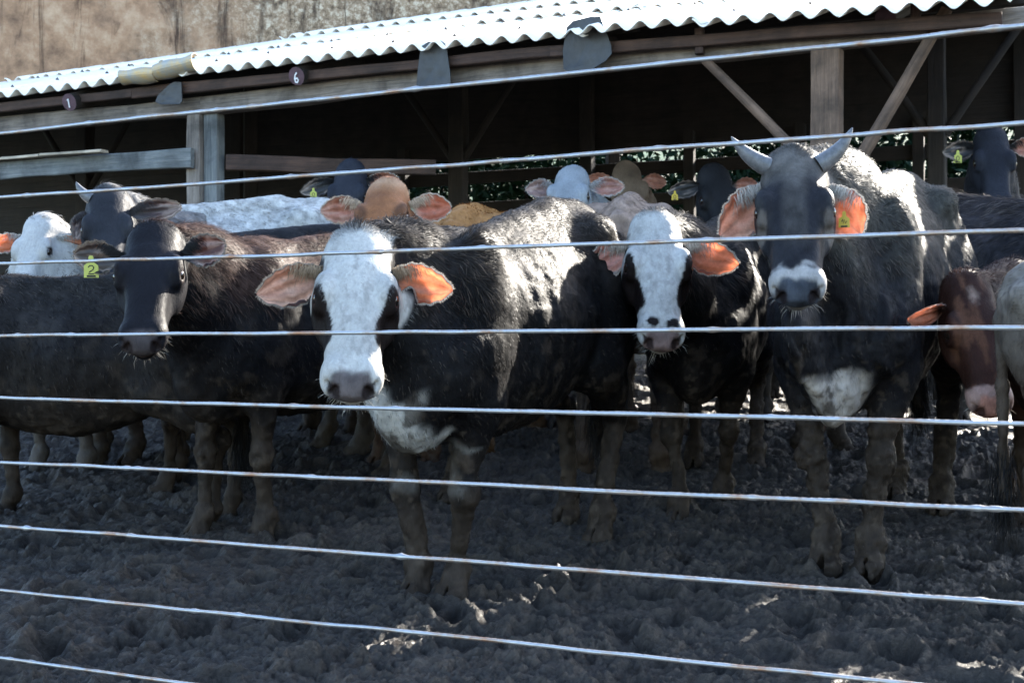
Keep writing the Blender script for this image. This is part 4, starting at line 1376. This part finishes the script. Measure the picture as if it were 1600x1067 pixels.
# ------------------------------------------------------------------ bushes and grass behind the shed
def hill():
    xs, ys = np.linspace(-90, 90, 70), np.linspace(19, 120, 50)
    X, Y = np.meshgrid(xs, ys, indexing='ij')
    Z = gz(X, Y) + .02 + (Y - 19) * .17 + 1.2 * fbm(np.c_[X.ravel() * .06, Y.ravel() * .06, 0 * X.ravel()], 3, 4).reshape(X.shape) * sstep(19, 30, Y)
    i = np.arange(X.size).reshape(X.shape)
    Q = np.stack([i[:-1, :-1], i[1:, :-1], i[1:, 1:], i[:-1, 1:]], -1).reshape(-1, 4)
    tag(new_mesh("hillside", np.stack([X.ravel(), Y.ravel(), Z.ravel()], 1), Q, M['grass']), kind="structure")
hill()
def bush(c, rx, ry, rz_, n, seed, lab):
    r = np.random.default_rng(seed)
    root = empty("bush", (c[0], c[1], float(gz(c[0], c[1]))))
    tag(root, lab, "bush", "bushes behind the shed")
    lobes = r.normal(size=(14, 3)) * [rx * .45, ry * .45, rz_ * .3] + [0, 0, rz_ * .62]
    lb = lobes[r.integers(0, 14, n)]
    d = norm(r.normal(size=(n, 3)))
    P = lb + d * (r.uniform(.35, 1, n) ** .5)[:, None] * [rx * .4, ry * .4, rz_ * .32]
    P[:, 2] = np.abs(P[:, 2])
    t = norm(r.normal(size=(n, 3))); s = norm(np.cross(t, r.normal(size=(n, 3))))
    L = r.uniform(.05, .11, n)[:, None]
    V = np.stack([P - t * L, P + s * L * .4, P + t * L, P - s * L * .4], 1).reshape(-1, 3)
    Q = np.arange(n * 4).reshape(n, 4)
    new_mesh("foliage", V, Q, M['leaf'], root, smooth=False)
    for k in range(5):
        e = lobes[k]
        log("branch", (c[0], c[1], root.location.z - .1), (c[0] + e[0], c[1] + e[1], root.location.z + e[2]), .04, .015, M['dark'], None, seed=k)
        ob = bpy.context.scene.objects[-1] if False else scene.collection.objects[-1]
        ob.parent = root; ob.matrix_parent_inverse = Matrix.Translation(-root.location)
for k, (s, b, lab) in enumerate(((-1.0, 8.6, "dark green bush seen through the rear rails at far left"), (1.6, 9.2, "dense bush showing as a green strip behind the inner post"),
                                (3.9, 8.8, "green bush showing between the rails behind the pale raised head"), (6.2, 9.4, "leafy bush behind the rails right of the braced post"), (8.6, 9.0, "green bush showing by the far right inner post"))):
    q = SH(s, b, 0)
    bush(q[:2], 2.1, 1.1, 2.7, 9000, 60 + k, lab)

# ------------------------------------------------------------------ wire fence in front
def wire_fence():
    root = empty("wire_fence")
    tag(root, "nine taut galvanised wires of the pen fence crossing the whole view", "fence")
    dl, dr = 3.84, 3.84 / 1.468
    rows = [(207, 40), (309, 191), (413, 359), (524, 511), (622, 662), (722, 797), (821, 943), (921, 1085), (1026, 1240)]
    r = np.random.default_rng(5)
    for k, (a, b) in enumerate(rows):
        A, Bp = W(0, a, dl), W(1600, b, dr)
        dv = (Bp - A)
        A, Bp = A - dv * .35, Bp + dv * .3
        L = np.linalg.norm(Bp - A); ex = (Bp - A) / L
        ez = norm(np.array([0, 0, 1]) - ex * ex[2]); ey = np.cross(ez, ex)
        n, m = 520, 10
        u = np.linspace(0, L, n); ang = np.linspace(0, 2 * math.pi, m, endpoint=False)
        rad = .0044 * (1 + .05 * np.cos(3 * (ang[None] + u[:, None] * 130 % 6.283))) + .0007 * np.clip(noise3(np.c_[u * 30, u * 0, u * 0 + k], k), 0, 1)[:, None]
        for _ in range(7):      # lumps of dried mud and knots in the strand
            c = r.uniform(0, L)
            rad = rad + (.0022 * np.exp(-((u - c) / .010) ** 2))[:, None]
        off = .0018 * noise3(np.c_[u * 2.2, u * 0, u * 0 + k * 3.1], 7 + k) + .0012 * noise3(np.c_[u * 9, u * 0, u * 0 + k * 3.1], 17 + k)
        V = np.stack([u[:, None] + 0 * ang, rad * np.cos(ang), rad * np.sin(ang) + off[:, None]], -1).reshape(-1, 3)
        V = A + V[:, :1] * ex + V[:, 1:2] * ey + V[:, 2:3] * ez
        i = np.arange(n * m).reshape(n, m); j = np.roll(i, -1, 1)
        new_mesh("wire", V, np.stack([i[:-1], i[1:], j[1:], j[:-1]], -1).reshape(-1, 4), M['wire'], root)
    for f in (-.33, 1.28):
        p = W(0, 600, dl) + (W(1600, 600, dr) - W(0, 600, dl)) * f
        timber("fence_post", (p[0] + .06, p[1] + .08, -.7), (p[0] + .06, p[1] + .08, 1.75), .14, .14, M['beam'], root, up=(EB[0], EB[1], 0), seed=int(400 + f * 9))
wire_fence()

# ------------------------------------------------------------------ the herd
import os as _os
WANT = None
TAN = (0.27, 0.120, 0.055); GREY = (0.22, 0.20, 0.18)
OP = (0.0, -1.0, -0.15)

# white-faced black steer in front of everything
cow("black steer with a white face, white chest patch and notched glowing ear, nearest the fence", (-.275, 5.05), -27, 1.05,
    dict(at=W(560, 379, 4.70), yaw=3, pitch=46, roll=-3), paleface(patch=((.215, .35), .028)), hair=95000, vox=.0085, wid=.86,
    feet=[foot(712, 930), foot(652, 925), foot(938, 838), foot(888, 808)], hairlen=.022, neckmane=.035, rump=.02, drop=.13,
    ears=(dict(tip=W(403, 462, 4.62), w=.135, open=(.0, -1, -.35), inner=(.50, .27, .19), thin=.20, coat=BLACK * 2, roll=.6),
          dict(tip=W(705, 455, 4.66), w=.125, open=(-.1, -1, -.25), inner=(.62, .20, .09), thin=.75, coat=BLACK * 2, notch=(.36, .10, .75), roll=.45)),
    muzzle=(.085, .075, .075), hscale=1.03, hw=1.09, whisk=(170, (.5, .47, .42)), grime=.10, facehair=.014, tuft=(.30, .22, .15), dust=(.078, .058, .042))

# horned steer
cow("tall dark grey steer with two upturned horns and a yellow tag inside one ear", (1.29, 5.50), -26, 1.15,
    dict(at=W(1240, 250, 5.08), yaw=-9, pitch=48, roll=2), greyface, hair=80000, vox=.0085,
    feet=[foot(1358, 888), foot(1290, 882), foot(1470, 795), foot(1398, 775)], hump=.03, dewlap=1.0, wid=.80, hairlen=.020, rump=.02,
    horns=(dict(b=(.0, -.085, -.03), d0=(-1, -.1, .40), d1=(-.70, .05, 1), L=.175, r=.034), dict(b=(.0, .085, -.03), d0=(.9, -.1, .5), d1=(.45, .05, 1), L=.185, r=.034)),
    ears=(dict(tip=W(1128, 368, 5.06), w=.165, open=(.35, -1, 0), inner=(.52, .22, .14), thin=.30, coat=np.array([.16, .15, .145]), roll=.75),
          dict(tip=W(1345, 366, 5.06), w=.165, open=(-.35, -1, 0), inner=(.50, .18, .11), thin=.5, coat=np.array([.16, .15, .145]), roll=.75)),
    tags=((1, .52, M['tagy'], 'bars', .058),), hscale=1.05, muzzle=(.035, .04, .05), whisk=(90, (.4, .38, .35)), grime=.38, wrinkle=True, drop=.02, ring=(.30, .285, .27), facehair=.012, tuft=(.40, .36, .32), dust=(.075, .064, .054))

# black heifer with lime tag
cow("black brown-backed heifer with a lime tag in its left-hand ear, head turned to the lens", (-1.16, 6.02), -40, .97,
    dict(at=W(238, 362, 5.48), yaw=7, pitch=43, roll=2), plain((.008, .0075, .008), top=(.050, .028, .021), face=(.011, .0105, .0125)), hair=60000, vox=.010,
    feet=[foot(412, 838), foot(316, 832), None, None], hairlen=.026, neckmane=.03,
    ears=(dict(tip=W(112, 398, 5.52), w=.125, open=(.0, -1, -.1), inner=(.030, .022, .020), thin=.05, coat=BLACK * 1.4),
          dict(tip=W(352, 380, 5.54), w=.125, open=(.0, -1, -.1), inner=(.060, .022, .018), thin=.12, coat=BLACK * 1.4)),
    tags=((0, .62, M['taggreen'], '2', .085),), hscale=.98, whisk=(80, (.3, .28, .25)), grime=.62, muzzle=(.05, .042, .042), dust=(.11, .066, .048))

# smaller white-faced steer right of centre
cow("smaller white-faced black steer with two orange-lit ears, between the big steer and the horned one", (.86, 6.52), -14, 1.0,
    dict(at=W(1026, 347, 5.85), yaw=-1, pitch=49, roll=-3), paleface(patch=((.20, .36), .026), muzzlespots=True, chest=False), hair=50000, vox=.010,
    feet=[foot(1132, 782), foot(1062, 808), None, None], hairlen=.020, neckmane=.035,
    ears=(dict(tip=W(908, 428, 5.80), w=.135, open=(.1, -1, -.3), inner=(.55, .24, .19), thin=.4, coat=np.array([.25, .23, .2])),
          dict(tip=W(1154, 415, 5.85), w=.135, open=(-.1, -1, -.3), inner=(.60, .20, .10), thin=.8, coat=BLACK * 2, roll=.45)),
    muzzle=(.16, .11, .10), hscale=1.04, whisk=(120, (.5, .47, .42)), grime=.55, tuft=(.42, .36, .30), dust=(.075, .058, .044))

# broadside black animal at the left edge
cow("black steer standing broadside at the left edge, its head beyond the frame", (-2.33, 6.45), -96, .83,
    dict(at=np.array([-3.25, 6.25, 1.25]), yaw=-80, pitch=30), plain((.014, .013, .014), top=(.022, .020, .019), low=(.012, .010, .009)), hair=40000, vox=.012, hairlen=.028, grime=.72,
    belly=.05, dust=(.05, .045, .04), eyes=True)

# right-hand side
cow("black long-haired steer seen from behind at the right, sunlit hair hanging over its back", (2.95, 7.35), 62, 1.12,
    dict(at=np.array([3.7, 7.0, 1.75]), yaw=50, pitch=40), plain((.016, .015, .017), top=(.030, .026, .028)), hair=36000, vox=.013, hairlen=.07, grime=.5, dust=(.16, .13, .11), rump=.02)
cow("red-brown heifer lowering its white-ringed muzzle beside the grey rump at the right edge", (2.36, 6.15), -38, .90,
    dict(at=W(1516, 446, 5.42), yaw=2, pitch=56, roll=4), redbrown, hair=40000, facehair=.013, vox=.011, hairlen=.02,
    ears=(dict(tip=W(1408, 510, 4.98), w=.115, open=(.1, -1, -.5), inner=(.60, .19, .09), thin=.75, coat=np.array([.13, .06, .04]), maxL=.40),
          dict(tip=W(1640, 500, 5.6), w=.11, open=(-.1, -1, -.4), inner=(.5, .2, .1), thin=.5, coat=np.array([.13, .06, .04]))),
    muzzle=(.26, .13, .10), ring=(.27, .18, .155), whisk=(40, (.5, .45, .4)), dust=(.08, .04, .03), grime=.6, hscale=.92)
cow("mud-grey steer with its rump cut by the right edge of the view", (2.97, 4.66), 80, .93,
    dict(at=np.array([3.75, 4.48, 1.4]), yaw=40, pitch=40), plain((.115, .100, .085), top=(.17, .15, .13), low=(.075, .058, .046)), hair=36000, vox=.011, hairlen=.022, grime=.72, dust=(.14, .125, .105), rump=.03, tailside=.17)

# second row, left
cow("white steer with orange ears behind the broadside black one at far left", (-2.42, 7.50), -30, .98,
    dict(at=W(60, 350, 7.35), yaw=-8, pitch=50), plain((.40, .39, .375), var=.12), hair=16000, vox=.013, hairlen=.018, earcoat=(.5, .48, .45),
    ears=(dict(tip=W(-22, 385, 7.3), w=.12, open=(0, -1, -.2), inner=(.65, .2, .08), thin=.8), dict(tip=W(150, 390, 7.4), w=.12, open=(0, -1, -.2), inner=(.6, .25, .14), thin=.5)), dust=(.3, .28, .25), hscale=.78)
cow("slate-grey steer with one short pale horn and a big dark ear, behind the lime-tagged heifer", (-1.92, 7.75), -38, 1.06,
    dict(at=W(168, 305, 7.35), yaw=14, pitch=52), plain((.030, .030, .034), top=(.13, .125, .12), face=(.026, .027, .032), var=.25), hair=20000, vox=.012, hairlen=.018,
    horns=(dict(b=(.0, -.085, -.03), d0=(-1, -.1, .5), d1=(-.4, 0, 1), L=.12, r=.030), None), earcoat=(.06, .05, .05),
    ears=(dict(tip=W(118, 372, 7.3), w=.11, open=(0, -1, -.2), inner=(.05, .03, .03), thin=.1), dict(tip=W(282, 322, 7.4), w=.12, open=(0, -1, .0), inner=(.035, .025, .025), thin=.08)), hscale=.98)
cow("pale blue-grey steer whose sunlit back shows right of the left-hand post", (-2.25, 7.85), -72, 1.09,
    dict(at=W(215, 350, 8.0), yaw=-40, pitch=50), plain((.30, .30, .295), top=(.40, .39, .37), var=.2), hair=16000, vox=.014, hairlen=.018, dust=(.3, .29, .27), earcoat=(.3, .29, .28))
cow("black steer whose sleek back slopes between the pale steer and the tan head", (-1.70, 7.15), -66, .98,
    dict(at=W(330, 430, 6.95), yaw=-40, pitch=50), plain((.015, .015, .017), top=(.02, .02, .022)), hair=14000, vox=.014, hairlen=.014, dust=(.05, .045, .04))
cow("tan heifer looking over the white-faced steer with both ears spread", (-.62, 7.75), -22, 1.0,
    dict(at=W(602, 290, 7.2), yaw=-4, pitch=40, roll=3), tanface, hair=34000, vox=.010, hairlen=.018, facehair=.014, earcoat=(.40, .26, .17),
    ears=(dict(tip=W(500, 330, 7.22), w=.135, open=(0, -1, -.1), inner=(.34, .13, .08), thin=.22), dict(tip=W(706, 325, 7.28), w=.135, open=(0, -1, -.1), inner=(.50, .15, .08), thin=.7)), dust=(.2, .12, .07), tuft=(.5, .38, .28), hscale=1.04)
cow("orange-brown heifer whose rounded rump shows behind the tan heifer's ear", (.02, 9.25), 165, 1.06,
    dict(at=np.array([.2, 9.9, 1.5]), yaw=165, pitch=45), plain((.34, .16, .055), var=.2), hair=12000, vox=.015, hairlen=.02, dust=(.3, .15, .06), earcoat=(.34, .16, .06))
cow("fawn-grey steer whose bare back rises behind the white-faced steer's rump", (.86, 8.80), 168, 1.10,
    dict(at=np.array([1.2, 9.5, 1.55]), yaw=160, pitch=45), plain((.20, .135, .10), top=(.24, .17, .13), var=.2), hair=14000, vox=.014, hairlen=.012, dust=(.2, .15, .11), earcoat=(.2, .14, .1))

# in the shade under the roof
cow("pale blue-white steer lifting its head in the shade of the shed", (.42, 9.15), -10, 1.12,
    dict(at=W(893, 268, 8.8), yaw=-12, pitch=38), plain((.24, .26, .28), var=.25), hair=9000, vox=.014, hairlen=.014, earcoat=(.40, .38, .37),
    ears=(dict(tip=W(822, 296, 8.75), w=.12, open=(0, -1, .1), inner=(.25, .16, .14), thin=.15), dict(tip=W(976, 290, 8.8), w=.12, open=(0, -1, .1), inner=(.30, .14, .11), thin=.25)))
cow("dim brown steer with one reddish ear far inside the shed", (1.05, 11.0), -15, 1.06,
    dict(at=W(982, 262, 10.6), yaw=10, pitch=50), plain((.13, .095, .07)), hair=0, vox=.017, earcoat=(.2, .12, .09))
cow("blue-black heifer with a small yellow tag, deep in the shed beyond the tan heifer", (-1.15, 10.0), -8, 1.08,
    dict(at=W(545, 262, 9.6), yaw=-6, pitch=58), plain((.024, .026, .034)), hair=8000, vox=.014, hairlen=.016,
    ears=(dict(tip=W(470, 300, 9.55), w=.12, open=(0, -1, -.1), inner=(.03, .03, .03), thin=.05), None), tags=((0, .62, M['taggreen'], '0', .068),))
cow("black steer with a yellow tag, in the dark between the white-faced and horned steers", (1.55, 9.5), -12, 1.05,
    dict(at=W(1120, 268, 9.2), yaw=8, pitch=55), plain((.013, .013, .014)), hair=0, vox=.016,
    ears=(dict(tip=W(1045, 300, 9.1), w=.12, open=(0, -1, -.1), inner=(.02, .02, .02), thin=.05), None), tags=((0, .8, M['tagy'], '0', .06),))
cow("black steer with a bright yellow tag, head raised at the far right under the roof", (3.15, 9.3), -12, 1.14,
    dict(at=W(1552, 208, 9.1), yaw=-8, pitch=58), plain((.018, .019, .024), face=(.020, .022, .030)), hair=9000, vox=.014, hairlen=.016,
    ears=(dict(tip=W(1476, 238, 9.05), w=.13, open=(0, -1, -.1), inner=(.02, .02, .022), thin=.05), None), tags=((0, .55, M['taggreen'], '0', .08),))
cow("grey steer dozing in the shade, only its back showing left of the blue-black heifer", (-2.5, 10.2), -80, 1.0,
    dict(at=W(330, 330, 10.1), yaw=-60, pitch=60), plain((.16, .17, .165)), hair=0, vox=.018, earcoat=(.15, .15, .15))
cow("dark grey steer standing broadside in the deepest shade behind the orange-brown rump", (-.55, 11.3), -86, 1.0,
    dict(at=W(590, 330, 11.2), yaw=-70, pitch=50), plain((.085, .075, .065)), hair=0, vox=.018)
